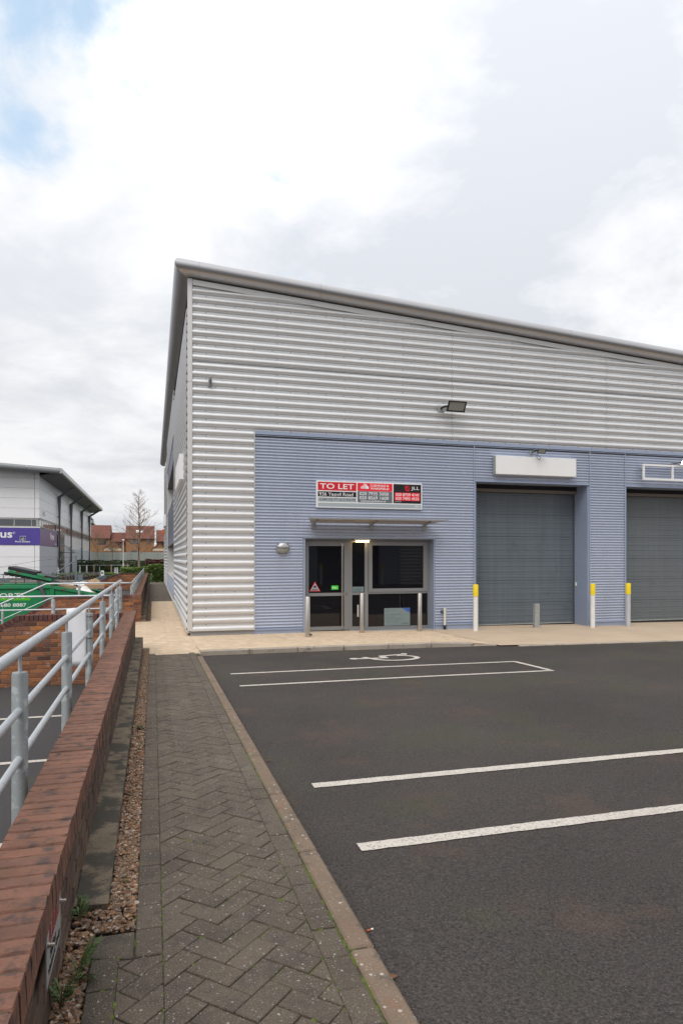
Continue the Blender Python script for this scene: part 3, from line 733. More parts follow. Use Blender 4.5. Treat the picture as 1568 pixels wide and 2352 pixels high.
# blank white sheet tied to the railing
bs = MB(); n = 8
vs = []
for j, z in enumerate(lin(.72, 1.285, 10)):
    for i, x in enumerate(lin(-.805, -.625, n)): vs.append((x + .01 * (z - 1), 6.88 - .006 * sin(i * .9 + z * 3) - .02 * (x + .625), z - (.014 if False else 0) + .06 * (x + .8)))
bs.add(vs, [(j * (n + 1) + i, j * (n + 1) + i + 1, (j + 1) * (n + 1) + i + 1, (j + 1) * (n + 1) + i) for j in range(10) for i in range(n)])
o = bs.build('blank_board', 'white_board', smooth=60, label='blank white sheet tied to a railing post above the lower car park', cat='board')
sol = o.modifiers.new('s', 'SOLIDIFY'); sol.thickness = .004
for zt in (.99, 1.20): MB().tube([(XR + .038 * cos(a), 6.93 + .038 * sin(a), zt) for a in lin(0, 2 * pi, 16)], .003, 6).build('tie', 'black', o)
# small sign bolted to the wall face
ws = thing('wall_sign', 'small grey metal sign with red panel bolted to the brick wall beside the gravel', 'sign', (-.305, 2.27, .49))
MB().cbox(-.3085, -.303, 2.125, 2.42, .495, .675, .001).build('plate', 'plate_grey', ws)
rp = MB()
for y0, y1 in ((2.172, 2.236), (2.242, 2.302), (2.308, 2.378)):
    for z0, z1 in ((.597, .605), (.653, .661)): rp.box(-.3035, -.3020, y0, y1, z0, z1)
    for ya in (y0, y1 - .009): rp.box(-.3035, -.3017, ya, ya + .009, .597, .661)
    rp.box(-.3035, -.3014, y0 + .022, y0 + .032, .610, .648)
rp.build('red_panel', 'red_faded', ws)
text('Staff or', (2.187, 2.305, .552, .580), 'sign_black', ws, plane='right', at=-.3022)
text('Visitors Only', (2.15, 2.395, .512, .540), 'sign_black', ws, plane='right', at=-.3022)
for yb, zb in ((2.14, .618), (2.405, .615)):
    MB().tube([(-.325, yb, zb), (-.297, yb, zb)], .009, 10).tube([(-.297, yb, zb), (-.284, yb, zb)], .0055, 8).build('bolt', 'stainless', ws, smooth=40)

ws.location = (-.2955, 2.215, .521)

# ------------------------------------------------------------------ the warehouse
WF, WX = 16.0, .82                          # front face plane y, side face plane x
wh = thing('warehouse', 'silver ribbed and blue corrugated metal warehouse unit with curved roof edge', 'warehouse', (10, 30, -.06))
PITCH, ROW0 = .194, 4.85
def rib_profile(z0, z1):
    """(z, out) points of the half-round ribbed sheet, flats centred on ROW0 + k*PITCH"""
    pts = []; k0 = int(math.floor((z0 - ROW0) / PITCH)) - 1; k1 = int(math.ceil((z1 - ROW0) / PITCH)) + 1
    for k in range(k0, k1):
        zc = ROW0 + k * PITCH
        pts += [(zc - .027, 0.), (zc - .022, .003), (zc + .022, .003), (zc + .027, 0.)]
        for i in range(0, 13):
            s = i / 12; a = radians(-86 + 172 * s); hw = (PITCH - .060) / 2; pts.append((zc + PITCH / 2 + hw * sin(a) / sin(radians(86)), .064 * (cos(a) - cos(radians(86))) / (1 - cos(radians(86))) + .001))
    out = [(z, o) for z, o in pts if z0 <= z <= z1]
    def at(zq):
        for (za, oa), (zb, ob) in zip(pts, pts[1:]):
            if za <= zq <= zb: return oa + (ob - oa) * (zq - za) / max(1e-9, zb - za)
        return 0.
    return [(z0, at(z0))] + out + [(z1, at(z1))]
def sine_profile(z0, z1, pitch=.0735, amp=.0145):
    n = int((z1 - z0) / pitch * 8) + 2
    return [(z, amp + amp * cos(2 * pi * (z - .1) / pitch)) for z in lin(z0, z1, n)]
def sheet(prof, a0, a1, plane, base, name, mat, parent, cut=None, angle=38):
    mb = MB(); vs = []
    for z, o in prof:
        vs += [(a0, base - o, z), (a1, base - o, z)] if plane == 'front' else [(base - o, a0, z), (base - o, a1, z)] if plane == 'side' else [(a0, base + o, z), (a1, base + o, z)]
    mb.add(vs, [(2 * i, 2 * i + 1, 2 * i + 3, 2 * i + 2) for i in range(len(prof) - 1)])
    me = mb.mesh(name, mat)
    if cut:
        bm = bmesh.new(); bm.from_mesh(me); bmesh.ops.bisect_plane(bm, geom=bm.verts[:] + bm.edges[:] + bm.faces[:], plane_co=cut[0], plane_no=cut[1], clear_outer=True); bm.to_mesh(me); bm.free()
        if not me.polygons: return None
    me.polygons.foreach_set('use_smooth', [True] * len(me.polygons)); me.set_sharp_from_angle(angle=radians(angle))
    return put(name, me, parent)
RS = -.0667
def zroof(x): return 8.335 + RS * (x - WX)           # underside of the roof edge at the wall
cutp = ((0, 0, zroof(0) - .09), (-RS, 0, 1.0))
XJ = [.886, 7.505, 12.225, 17.0, 24.0]
zlo = 4.845
strips = []
z = zlo
while z < 8.4: strips.append((z, z + 5 * PITCH)); z += 5 * PITCH
for (z0, z1) in strips:
    for x0, x1 in zip(XJ[:-1], XJ[1:]):
        sheet(rib_profile(z0 + .0005, z1), x0, x1 - .004, 'front', WF, 'cladding_panel', 'grey_clad', wh, cutp)
for z0, z1 in ((.10, .97), (.97, 1.94), (1.94, 2.91), (2.91, 3.88), (3.88, zlo)):
    sheet(rib_profile(z0, z1), .886, 2.325, 'front', WF, 'cladding_panel', 'grey_clad', wh)
# blue corrugated sheets
BT = 4.75
for x0, x1, z0, z1 in ((2.352, 3.53, .06, 2.27), (2.352, 5.35, 2.275, BT), (5.352, 8.14, 2.275, BT), (7.035, 8.14, .06, 2.27), (8.175, 11.685, 3.86, BT), (11.715, 12.84, .02, BT),
                       (12.88, 16.4, 3.86, BT), (16.43, 20.2, .02, BT), (20.2, 24, .02, BT)):
    sheet(sine_profile(z0, z1), x0, x1, 'front', WF, 'corrugated_panel', 'blue_clad', wh, None, 80)
# trims
MB().cbox(.772, .884, 15.938, 16.06, .06, 2.80, .004).build('corner_trim', 'grey_flash', wh)
MB().cbox(.773, .883, 15.939, 16.06, 2.803, 5.90, .004).build('corner_trim', 'grey_flash', wh)
MB().cbox(.774, .882, 15.940, 16.06, 5.903, 8.32, .004).build('corner_trim', 'grey_flash', wh)
MB().cbox(.884, .893, 15.945, 16.04, .06, 8.28, .001).build('corner_bead', 'plinth', wh)
for x0, x1 in zip([2.33, 6.55, 9.9, 13.6, 17.0, 20.5], [6.545, 9.895, 13.595, 16.995, 20.495, 24.0]):
    MB().cbox(x0, x1, 15.955, 16.02, BT + .002, 4.835, .003).build('head_flashing', 'blue_flat', wh)
MB().box(2.33, 24, 15.975, 16.02, 4.70, BT).build('shade_strip', 'dark', wh)  # black strip over the sheet tops imitates shade below the head flashing
MB().cbox(2.328, 2.35, 15.945, 16.02, .03, 4.84, .002).build('edge_trim', 'grey_flash', wh)
for x in (8.142, 11.688, 12.844, 16.402): MB().cbox(x, x + .027, 15.968, 16.02, .0 if x in (11.688, 12.844) else .02, BT, .002).build('joint_trim', 'blue_flat', wh)
MB().cbox(.86, 2.33, 15.93, 16.05, .052, .102, .003).build('base_flashing', 'grey_flash', wh)
for x0, x1 in ((2.35, 3.53), (7.035, 8.14), (11.69, 12.87), (16.41, 24)): MB().cbox(x0, x1, 15.965, 16.05, .022 if x0 < 9 else -.03, .066 if x0 < 9 else .02, .003).build('base_flashing', 'blue_flat', wh)
for x0, x1, m in ((.84, 2.33, 'plinth'), (2.33, 3.52, 'blue_flat'), (7.04, 8.15, 'blue_flat'), (11.7, 12.86, 'blue_flat'), (16.42, 24, 'blue_flat')):
    MB().box(x0, x1, 15.985, 16.2, -.3, .05).build('plinth', m, wh)
# sloping flashing below the roof edge, in lengths
fx = [.893, 3.25, 6.1, 9.0, 11.9, 14.8, 17.8, 20.9, 24]
for x0, x1 in zip(fx[:-1], fx[1:]):
    x1 -= .006
    MB().add([(x0, 15.938, zroof(x0) - .155), (x1, 15.938, zroof(x1) - .155), (x1, 15.938, zroof(x1) - .03), (x0, 15.938, zroof(x0) - .03),
              (x0, 16.02, zroof(x0) - .150), (x1, 16.02, zroof(x1) - .150), (x1, 16.02, zroof(x1) - .03), (x0, 16.02, zroof(x0) - .03)],
             [(0, 1, 2, 3), (7, 6, 5, 4), (3, 2, 6, 7), (0, 4, 5, 1), (1, 5, 6, 2), (0, 3, 7, 4)]).build('verge_flashing', 'grey_flash', wh)
# backing walls so no light leaks in
back = MB()
back.box(.84, 3.5, 16.065, 16.3, -.3, 8.0).box(3.5, 7.04, 16.06, 16.3, 2.29, 7.9).box(7.04, 8.15, 16.06, 16.3, -.3, 7.7).box(8.15, 11.7, 16.06, 16.3, 3.87, 7.6)
back.box(11.7, 12.86, 16.06, 16.3, -.3, 7.4).box(12.86, 16.4, 16.06, 16.3, 3.87, 7.1).box(16.4, 24, 16.06, 16.3, -.3, 6.7)
back.build('backing_wall', 'dark', wh)
MB().box(.99, 24, 16.32, 50.1, 6.4, 6.5).box(23.9, 24, 16.3, 50, -.3, 6.7).box(.9, 24, 49.9, 50, -.3, 6.6).box(3.4, 24, 17.9, 18.0, -.3, 6.4).build('inner_wall', 'dark', wh)
# roof
prof = [(0., 0.), (.05, -.002)]
for i in range(15):
    a = -pi / 2 + pi * i / 14; prof.append((.06 + .29 * cos(a), .185 + .187 * sin(a)))
rf = MB().add([(.76, 15.94, zroof(.76) + .371), (24, 15.94, zroof(24) + .371), (24, 49.3, zroof(24) + .371), (.76, 49.3, zroof(.76) + .371),
               (.76, 15.94, zroof(.76) + .30), (24, 15.94, zroof(24) + .30), (24, 49.3, zroof(24) + .30), (.76, 49.3, zroof(.76) + .30)],
              [(0, 1, 2, 3), (7, 6, 5, 4), (0, 4, 5, 1), (1, 5, 6, 2), (2, 6, 7, 3), (3, 7, 4, 0)]).build('roof', 'roof_grey', wh)
vj = [None, 1.03, 3.92, 7.4, 10.9, 14.5, 18.1, 21.5, 24.0]
for i in range(len(vj) - 1):
    mb = MB(); vs = []
    for o, h in prof:
        xa = WX - o if vj[i] is None else vj[i]; xb = vj[i + 1] - .008
        vs += [(xa, WF - o, zroof(xa) + h), (xb, WF - o, zroof(xb) + h)]
    mb.add(vs, [(2 * k, 2 * k + 1, 2 * k + 3, 2 * k + 2) for k in range(len(prof) - 1)]).build('verge_trim', 'grey_trim', rf, smooth=50, fix=False)
    if i: MB().add([(vj[i] - .02, WF - o - .0 + .004, zroof(vj[i]) + h) for o, h in prof] + [(vj[i] + .02, WF - o + .004, zroof(vj[i]) + h) for o, h in prof],
                 [(k, k + 1, len(prof) + k + 1, len(prof) + k) for k in range(len(prof) - 1)]).build('trim_joint', 'plinth', rf, smooth=50, fix=False)
ej = [None, 19.0, 25, 31, 37, 43, 49.3]
for i in range(len(ej) - 1):
    mb = MB(); vs = []
    for o, h in prof:
        ya = WF - o if ej[i] is None else ej[i]; zz = zroof(WX - o) + h
        vs += [(WX - o, ya, zz), (WX - o, ej[i + 1] - .01, zz)]
    n = len(prof)
    fs = [(2 * k, 2 * k + 1, 2 * k + 3, 2 * k + 2) for k in range(n - 1)]
    if ej[i + 1] == 49.3: fs.append(tuple(2 * k + 1 for k in range(n)))
    mb.add(vs, fs).build('eaves_trim', 'grey_trim', rf, smooth=50, fix=False)
MB().box(.8, 24, 15.99, 16.02, 6.4, 6.41).build('purlin', 'dark', wh)
# side wall: ribbed bays either side of a glazed, blue bay
SA, SB, SE = 26.3, 39.6, 50.0
zs = [.06] + [ROW0 - 5 * PITCH * k for k in range(4, -1, -1)] + [ROW0 + 5 * PITCH * k for k in range(1, 4)]
for z0, z1 in zip(zs[:-1], zs[1:]):
    z1 = min(z1, 8.33)
    if z1 <= z0: continue
    sheet(rib_profile(z0, z1), 16.06, SA, 'side', WX, 'side_cladding_panel', 'grey_clad', wh)
    sheet(rib_profile(z0, z1), SB, SE, 'side', WX, 'side_cladding_panel', 'grey_clad', wh)
for z0, z1 in ((6.62, 7.76), (7.76, 8.33)): sheet(rib_profile(z0, z1), SA, SB, 'side', WX, 'side_cladding_panel', 'grey_clad', wh)
for z0, z1 in ((.06, .88), (2.42, 4.22), (5.75, 6.58)): sheet(sine_profile(z0, z1), SA + .03, SB - .03, 'side', WX + .01, 'corrugated_panel', 'blue_clad', wh, None, 80)
for zc in (.90, 2.40, 4.235, 5.74, 6.60): MB().cbox(WX - .04 if zc in (.90, 4.235) else WX - .02, WX + .34, SA + .01, SB - .01, zc - .014, zc + .014, .003).build('window_sill' if zc in (.90, 4.235) else 'window_head', 'grey_flash' if zc in (.9, 4.235) else 'seal_brown', wh)
for z0, z1 in ((.915, 2.385), (4.25, 5.725)):
    f = MB()
    f.box(WX, WX + .35, SA, SA + .02, z0, z1).box(WX, WX + .35, SB - .02, SB, z0, z1)
    f.box(WX + .27, WX + .33, SA, SB, z0, z0 + .06).box(WX + .27, WX + .33, SA, SB, z1 - .06, z1)
    for yy in lin(SA + .05, SB - .05, 6): f.box(WX + .272, WX + .328, yy - .03, yy + .03, z0 + .06, z1 - .06)
    o = f.build('window', 'grey_flash', wh)
    for a, b in zip(lin(SA + .05, SB - .05, 6)[:-1], lin(SA + .05, SB - .05, 6)[1:]): MB().box(WX + .295, WX + .31, a + .03, b - .03, z0 + .06, z1 - .06).build('pane', 'far_glass', o)
for yy in (SA, SB): MB().cbox(WX - .055, WX + .02, yy - .03, yy + .02, .05, 6.62, .003).build('edge_trim', 'grey_flash', wh)
MB().cbox(WX - .06, WX + .05, 16.06, SE, .0, .058, .004).build('base_flashing', 'grey_flash', wh)
MB().box(WX + .03, WX + .2, 16.0, SE, -.3, .0).build('plinth', 'plinth', wh)
MB().cbox(WX - .06, WX + .06, SE, SE + .08, .0, 8.33, .004).build('corner_trim', 'grey_flash', wh)
MB().box(WX + .36, WX + .42, 16.3, SE, -.3, 8.2).build('backing_wall', 'dark', wh)
# fixings
sc_ = MB()
def dot(p, axis, r=.011):
    k = 6; x, y, z = p
    ring = [(x + r * cos(2*pi*j/k), y - .004, z + r * sin(2*pi*j/k)) if axis == 'y' else (x - .004, y + r * cos(2*pi*j/k), z + r * sin(2*pi*j/k)) for j in range(k)]
    sc_.add(ring + [(x, y - .008, z) if axis == 'y' else (x - .008, y, z)], [(j, (j + 1) % k, k) for j in range(k)])
k = -24
for k in range(-24, 19):
    z = ROW0 + k * PITCH + (.004 if k == 0 else 0)
    xs = [1.2, 2.9, 4.6, 6.15, 7.55, 9.3, 10.6, 12.3, 13.9, 15.6] if k % 5 else [.98 + .45 * i for i in range(34)]
    for x in xs:
        if (k < 0 and x > 2.28) or z > zroof(x) - .2: continue
        dot((x, WF - .003, z), 'y')
sc_.build('fixing_screws', 'black', wh, kind='stuff', fix=False)
sb_ = MB()
for x, z0, z1 in ((2.45, .1, 4.7), (3.44, .1, 2.2), (4.1, 2.35, 4.7), (5.3, 2.35, 4.7), (5.42, 2.35, 4.7), (6.7, 2.35, 4.7), (8.06, .1, 4.7), (8.27, 3.9, 4.7), (11.6, 3.9, 4.7), (11.8, .1, 4.7), (12.75, .1, 4.7), (12.97, 3.9, 4.7)):
    z = .1 + round((z0 - .1) / .0735) * .0735
    while z < z1:
        kk = 6; r = .008; sb_.add([(x + r * cos(2*pi*j/kk), WF - .0295, z + r * sin(2*pi*j/kk)) for j in range(kk)] + [(x, WF - .034, z)], [(j, (j + 1) % kk, kk) for j in range(kk)]); z += .0735
sb_.build('blue_fixing_screws', 'blue_flat', wh, kind='stuff', fix=False)
# entrance: recessed glazed screen
YD = 16.20
ent = MB(); ent.box(3.532, 3.60, 16.0, 16.29, -.1, 2.262).box(7.0, 7.03, 15.985, 16.29, -.1, 2.262).box(3.532, 7.03, 15.985, 16.29, 2.258, 2.29)
ent.build('entrance_reveal', 'blue_flat', wh)
fr = MB()
for x0, x1, z0, z1 in ((3.601, 3.64, -.07, 2.20), (4.775, 4.86, -.07, 2.20), (5.196, 5.285, -.07, 2.20), (6.93, 6.999, -.07, 2.20)): fr.box(x0, x1, YD, YD + .08, z0, z1)
fr.box(3.601, 6.999, YD - .002, YD + .08, 2.20, 2.257).box(4.86, 5.196, YD + .002, YD + .08, .835, .897).box(4.86, 5.196, YD + .002, YD + .08, -.07, .03).box(5.285, 6.93, YD + .002, YD + .08, .852, .90).box(5.285, 6.93, YD + .002, YD + .08, -.07, .01)
so_ = fr.build('entrance_screen', 'frame_grey', wh)
for x0, x1, z0, z1 in ((4.86, 5.196, .897, 2.20), (4.86, 5.196, .03, .835), (5.285, 6.93, .01, .852)): MB().box(x0, x1, YD + .035, YD + .05, z0, z1).build('pane', 'glass', so_)
dr = MB(); D0, D1 = 3.643, 4.772
dr.box(D0, 3.726, YD - .012, YD + .05, -.045, 2.196).box(4.64, D1, YD - .012, YD + .05, -.045, 2.196)
for z0, z1 in ((2.075, 2.196), (.818, .895), (-.045, .05)): dr.box(3.726, 4.64, YD - .010, YD + .05, z0, z1)
do = dr.build('entrance_door', 'frame_grey', wh)
for z0, z1 in ((.895, 2.075), (.05, .818)): MB().box(3.726, 4.64, YD + .012, YD + .028, z0, z1).build('pane', 'glass', do)
MB().tube([(4.575, YD - .075, -.01), (4.575, YD - .075, 2.14)], .019, 16).tube([(4.575, YD - .075, .25), (4.575, YD, .25)], .009, 8).tube([(4.575, YD - .075, 1.9), (4.575, YD, 1.9)], .009, 8).build('pull_handle', 'stainless', do, smooth=40)
for z in (2.0, 1.72, .12): MB().tube([(3.622, YD - .03, z - .10), (3.622, YD - .03, z + .10)], .014, 10).build('hinge', 'white', do, smooth=40)
MB().tube([(4.70, YD - .012, .875), (4.70, YD - .028, .875)], .027, 14).build('lock', 'stainless', do, smooth=40)
wn_ = MB(); wn_.box(5.295, 5.392, YD - .018, YD + .05, .903, 2.196).box(6.80, 6.915, YD - .018, YD + .05, .903, 2.196).box(5.392, 6.80, YD - .016, YD + .05, 2.095, 2.196).box(5.392, 6.80, YD - .016, YD + .05, .903, .987)
wo_ = wn_.build('entrance_window', 'frame_grey', wh)
MB().box(5.392, 6.80, YD + .012, YD + .028, .987, 2.095).build('pane', 'glass', wo_)
MB().box(5.0, 5.022, YD - .03, YD + .03, .28, .58).build('letter_plate', 'offwhite', so_)
MB().box(3.60, 7.0, YD + .3, YD + .32, -.1, 2.25).build('lobby_wall', 'dark', wh)
MB().box(3.56, 7.02, 16.0, YD + .1, -.2, -.072).build('threshold', 'plinth', wh)
# roller doors
def roller(x0, x1, mat):
    t = MB(); t.box(x0 - .0, x0 + .05, 16.0, 16.62, -.2, 3.86).box(x1 - .05, x1, 16.0, 16.62, -.2, 3.86).box(x0, x1, 15.975, 16.62, 3.80, 3.855)
    rv = t.build('door_reveal', 'blue_flat', wh)
    MB().box(x0 + .05, x1 - .05, 16.50, 16.62, 3.68, 3.80).build('gap_shade', 'dark', rv); MB().box(x0 + .05, x1 - .05, 16.49, 16.62, 3.60, 3.679).build('head_seal', 'seal_brown', rv)  # black block stands in for the dark gap above the brown seal
    MB().box(x0 + .05, x0 + .09, 16.585, 16.62, -.2, 3.6).build('guide', 'steel_dark', rv); MB().box(x1 - .09, x1 - .05, 16.585, 16.62, -.2, 3.6).build('guide', 'steel_dark', rv)
    r = MB().box(x0 + .05, x1 - .05, 16.66, 16.7, -.2, 3.8).build('roller_door', mat, wh)
    z = -.09; i = 0
    while z < 3.6:
        h = .615; pr = []
        for k in range(4):
            a = z + h * k / 4
            pr += [(a + .002, -.001 if k == 0 else .003), (a + .010, .008), (a + .070, .008), (a + .074, .002), (a + .082, .002), (a + .086, .008), (a + h / 4 - .008, .008), (a + h / 4 - .001, -.001 if k == 3 else .004)]
        vs = []
        for zz, o in pr: vs += [(x0 + .06, 16.625 - o, min(zz, 3.62)), (x1 - .06, 16.625 - o, min(zz, 3.62))]
        MB().add(vs, [(2 * q, 2 * q + 1, 2 * q + 3, 2 * q + 2) for q in range(len(pr) - 1)]).build('door_panel', mat, r, fix=False)
        z += h; i += 1
    MB().box(x0 + .06, x1 - .06, 16.60, 16.66, -.16, -.085).build('bottom_seal', 'black', r)
    MB().box(x0 + .06, x1 - .06, 16.603, 16.66, -.085, -.06).build('bottom_rail', 'galv_dull', r)
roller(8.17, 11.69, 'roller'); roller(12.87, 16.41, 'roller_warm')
MB().cbox(11.62, 11.645, 16.50, 16.54, .98, 1.08, .002).build('door_switch', 'white', wh)

# ------------------------------------------------------------------ things fixed to the warehouse
tl = thing('letting_board', 'TO LET board with three coloured panels above the entrance canopy', 'sign', (5.26, 15.93, 3.02))
SY = 15.925
MB().cbox(3.86, 6.655, SY, 15.985, 3.02, 3.683, .003).build('board', 'white', tl)
def pan(x0, x1, z0, z1, m, k=1): return MB().box(x0, x1, SY - .0015 * k, SY + .01, z0, z1).build('panel', m, tl)
pan(3.895, 4.885, 3.445, 3.655, 'red'); pan(3.895, 4.885, 3.29, 3.42, 'sign_black'); pan(3.895, 4.885, 3.165, 3.27, 'sign_grey')
pan(4.915, 5.84, 3.455, 3.655, 'red2'); pan(4.915, 5.84, 3.165, 3.45, 'sign_dgrey')
pan(5.87, 6.625, 3.165, 3.655, 'sign_black'); pan(5.905, 6.59, 3.235, 3.44, 'red2', 2); pan(3.895, 6.625, 3.045, 3.14, 'sign_grey')
T1 = SY - .0022
text('TO LET', (3.95, 4.82, 3.485, 3.615), 'paint_white', tl, at=T1, bold=.012)
text('936 Yeovil Road', (3.93, 4.80, 3.310, 3.400), 'paint_white', tl, at=T1)
text('2,284 SQ FT (212 SQ M)', (3.94, 4.86, 3.182, 3.252), 'sign_black', tl, at=T1)
text('CUSHMAN &', (5.25, 5.745, 3.570, 3.625), 'paint_white', tl, at=T1, bold=.015)
text('WAKEFIELD', (5.25, 5.75, 3.495, 3.550), 'paint_white', tl, at=T1, bold=.015)
text('020 7935 5000', (4.97, 5.74, 3.350, 3.432), 'paint_white', tl, at=T1, bold=.006)
text('020 8569 1600', (4.97, 5.74, 3.245, 3.327), 'paint_white', tl, at=T1, bold=.006)
text('cushmanwakefield.co.uk', (5.0, 5.67, 3.185, 3.230), 'paint_white', tl, at=T1, bold=.01)
lg = MB()
for i, h in enumerate((.055, .075, .09, .13, .13)): lg.box(5.0 + .026 * i, 5.0 + .026 * i + .015, T1 - .002, T1, 3.51, 3.51 + h)
lg.prism([(5.13, 3.51), (5.21, 3.51), (5.21, 3.555), (5.13, 3.64)], T1 - .002, T1, 'y').build('building_emblem', 'paint_white', tl)
text('JLL', (6.355, 6.575, 3.495, 3.60), 'paint_white', tl, at=T1, bold=.004)
em = MB()
for k in range(5):
    cxk = 6.215 + .014 * k
    for s in (-1, 1):
        pts = [(cxk + .05 * cos(a) * (.55 + .1 * k), 3.548 + .065 * sin(a)) for a in lin(pi / 2 if s > 0 else -pi / 2, pi * 1.5 if s > 0 else pi / 2, 14)]
        pts = [Vector((x, T1 - .001, z)) for x, z in pts]
        em.tube(pts, .0035, 4)
em.build('ring_emblem', 'red2', tl)
text('020 8759 4141', (5.93, 6.56, 3.350, 3.425), 'paint_white', tl, at=T1 - .002, bold=.006)
text('020 7493 4933', (5.93, 6.56, 3.250, 3.325), 'paint_white', tl, at=T1 - .002, bold=.006)
text('jll.co.uk/property', (5.91, 6.09, 3.195, 3.215), 'paint_white', tl, at=T1, bold=.01)
text('SEGRO', (6.44, 6.585, 3.075, 3.115), 'paint_white', tl, at=T1, bold=.005)
# canopy blade over the entrance
cn = thing('entrance_canopy', 'thin metal canopy blade on three brackets above the entrance', 'canopy', (5.3, 15.9, 2.7))
cp = MB(); YF_ = 15.45
cp.add([(3.55, YF_, 2.72), (7.16, YF_, 2.72), (6.86, 15.93, 2.64), (3.72, 15.93, 2.64), (3.55, YF_, 2.732), (7.16, YF_, 2.732), (6.86, 15.93, 2.66), (3.72, 15.93, 2.66)],
       [(3, 2, 1, 0), (4, 5, 6, 7), (0, 1, 5, 4), (1, 2, 6, 5), (2, 3, 7, 6), (3, 0, 4, 7)])
cp.build('blade', 'canopy_metal', cn)
MB().cbox(3.545, 7.165, YF_ - .012, YF_ + .004, 2.70, 2.738, .002).build('front_lip', 'grey_trim', cn)
for x in (3.80, 5.30, 6.74):
    MB().prism([(15.985, 2.57), (15.985, 2.645), (15.55, 2.695), (15.52, 2.67)], x - .011, x + .011, 'x').build('bracket', 'grey_trim', cn)
    o = MB().box(x - .06, x + .06, 15.955, 15.984, 2.5, 2.65).build('bracket_plate', 'grey_trim', cn)
# signs
def screws(b, x0, x1, z0, z1, y):
    for x in (x0 + .04, lerp(x0, x1, .27), lerp(x0, x1, .76), x1 - .04):
        for z in (z0 + .04, z1 - .04): MB().tube([(x, y, z), (x, y - .004, z)], .007, 8).build('screw', 'galv_dull', b)
sg = thing('blank_sign_box', 'blank white sign box above the grey loading door', 'sign', (9.95, 15.9, 4.0))
MB().cbox(8.72, 11.17, 15.84, 15.975, 4.0, 4.49, .006).build('box', 'white', sg); MB().cbox(8.70, 8.719, 15.85, 15.97, 4.0, 4.49, .002).build('end_strip', 'galv_dull', sg)
screws(sg, 8.72, 11.17, 4.0, 4.49, 15.84)
for nm, ya, yb, z0, z1, lb in (('a', 17.9, 21.1, 3.84, 4.50, 'blank white sign box on the side wall near the building corner'), ('b', 43.2, 46.2, 3.8, 4.5, 'white sign box on the side wall toward the far end of the warehouse')):
    t = thing('blank_sign_box', lb, 'sign', (.7, ya, z0)); MB().cbox(.66, .775, ya, yb, z0, z1, .006).build('box', 'white', t)
    MB().box(.775, .815, ya + .2, ya + .3, z0 + .1, z1 - .1).box(.775, .815, yb - .3, yb - .2, z0 + .1, z1 - .1).build('bracket', 'steel_dark', t)
al = thing('alarm_box', 'small red alarm sounder on the far end of the side wall', 'alarm', (.7, 48.5, 3.5)); MB().cbox(.62, .77, 48.3, 48.6, 3.4, 3.8, .02).build('housing', 'orange', al)
MB().box(.77, .815, 48.4, 48.5, 3.5, 3.7).build('bracket', 'steel_dark', al)
sf = thing('sign_frame', 'empty white square-tube sign frame over the second loading door', 'sign frame', (14.3, 15.9, 4.0))
f = MB(); X0, X1 = 13.33, 15.9
for z in (3.985, 4.385): f.cbox(X0, X1, 15.80, 15.85, z, z + .055, .004)
f.build('rail', 'white', sf)
for x in (X0, 14.32, 15.33, X1 - .05): MB().cbox(x, x + .05, 15.801, 15.849, 4.041, 4.384, .003).build('upright', 'white', sf)
for z in (4.06, 4.27): MB().box(X0 + .05, X0 + .09, 15.85, 15.97, z, z + .08).build('cleat', 'galv_dull', sf)
# floodlights
def flood(name, label, x, y, z, sx, on=False, group=None, s=1.):
    t = thing(name, label, 'floodlight', (x, y, z), group)
    MB().box(x - .40 * s, x - .22 * s, 15.93, 15.985, z - .10 * s, z + .08 * s).build('mounting_plate', 'galv_dull', t)
    MB().tube([(x - .31 * s, 15.95, z), (x - .31 * s, y + .10 * s, z), (x - .2 * s, y + .02, z)], .03 * s, 10).build('arm', 'black', t, smooth=40)
    # shallow tapered housing, tilted so the lens faces down and out
    tilt = Matrix.Translation((x, y, z)) @ Matrix.Rotation(radians(-58), 4, 'X')
    hb = [(-.27, -.15, .0), (.27, -.15, .0), (.27, .15, .0), (-.27, .15, .0), (-.20, -.09, .13), (.20, -.09, .13), (.20, .10, .13), (-.20, .10, .13)]
    me = MB().add([tilt @ (Vector(p) * s) for p in hb], [(3, 2, 1, 0), (4, 5, 6, 7), (0, 1, 5, 4), (1, 2, 6, 5), (2, 3, 7, 6), (3, 0, 4, 7)])
    h = me.build('housing', 'black', t)
    MB().add([tilt @ (Vector(p) * s) for p in ((-.225, -.115, -.004), (.225, -.115, -.004), (.225, .115, -.004), (-.225, .115, -.004), (-.225, -.115, .004), (.225, -.115, .004), (.225, .115, .004), (-.225, .115, .004))],
             [(0, 1, 2, 3), (7, 6, 5, 4), (0, 4, 5, 1), (1, 5, 6, 2), (2, 6, 7, 3), (3, 7, 4, 0)]).build('lens', 'lamp_hot' if on else 'lamp_lens', h)
    rimv = [tilt @ (Vector(p) * s) for p in ((-.255, -.14, -.008), (.255, -.14, -.008), (.255, .14, -.008), (-.255, .14, -.008), (-.255, -.14, -.008))]
    MB().tube(rimv, .013 * s, 6).build('bezel', 'black', h)
    return t
flood('floodlight', 'black floodlight on the silver ribbed cladding, its arm beside a sheet joint', 7.48, 15.62, 5.66, 1, s=.95)
f2 = flood('floodlight', 'small black floodlight with a looped cable above the blank sign box', 9.98, 15.66, 4.63, 1, s=.46)
MB().tube([(9.86, 15.66, 4.57), (9.83, 15.68, 4.50), (9.87, 15.68, 4.42), (9.93, 15.68, 4.40), (9.97, 15.7, 4.45), (9.92, 15.75, 4.53), (9.86, 15.85, 4.57), (9.84, 15.95, 4.56)], .007, 6).build('cable', 'black', f2, smooth=60)
flood('floodlight', 'small floodlight switched on above the empty sign frame', 14.62, 15.66, 4.50, 1, on=True, s=.46)
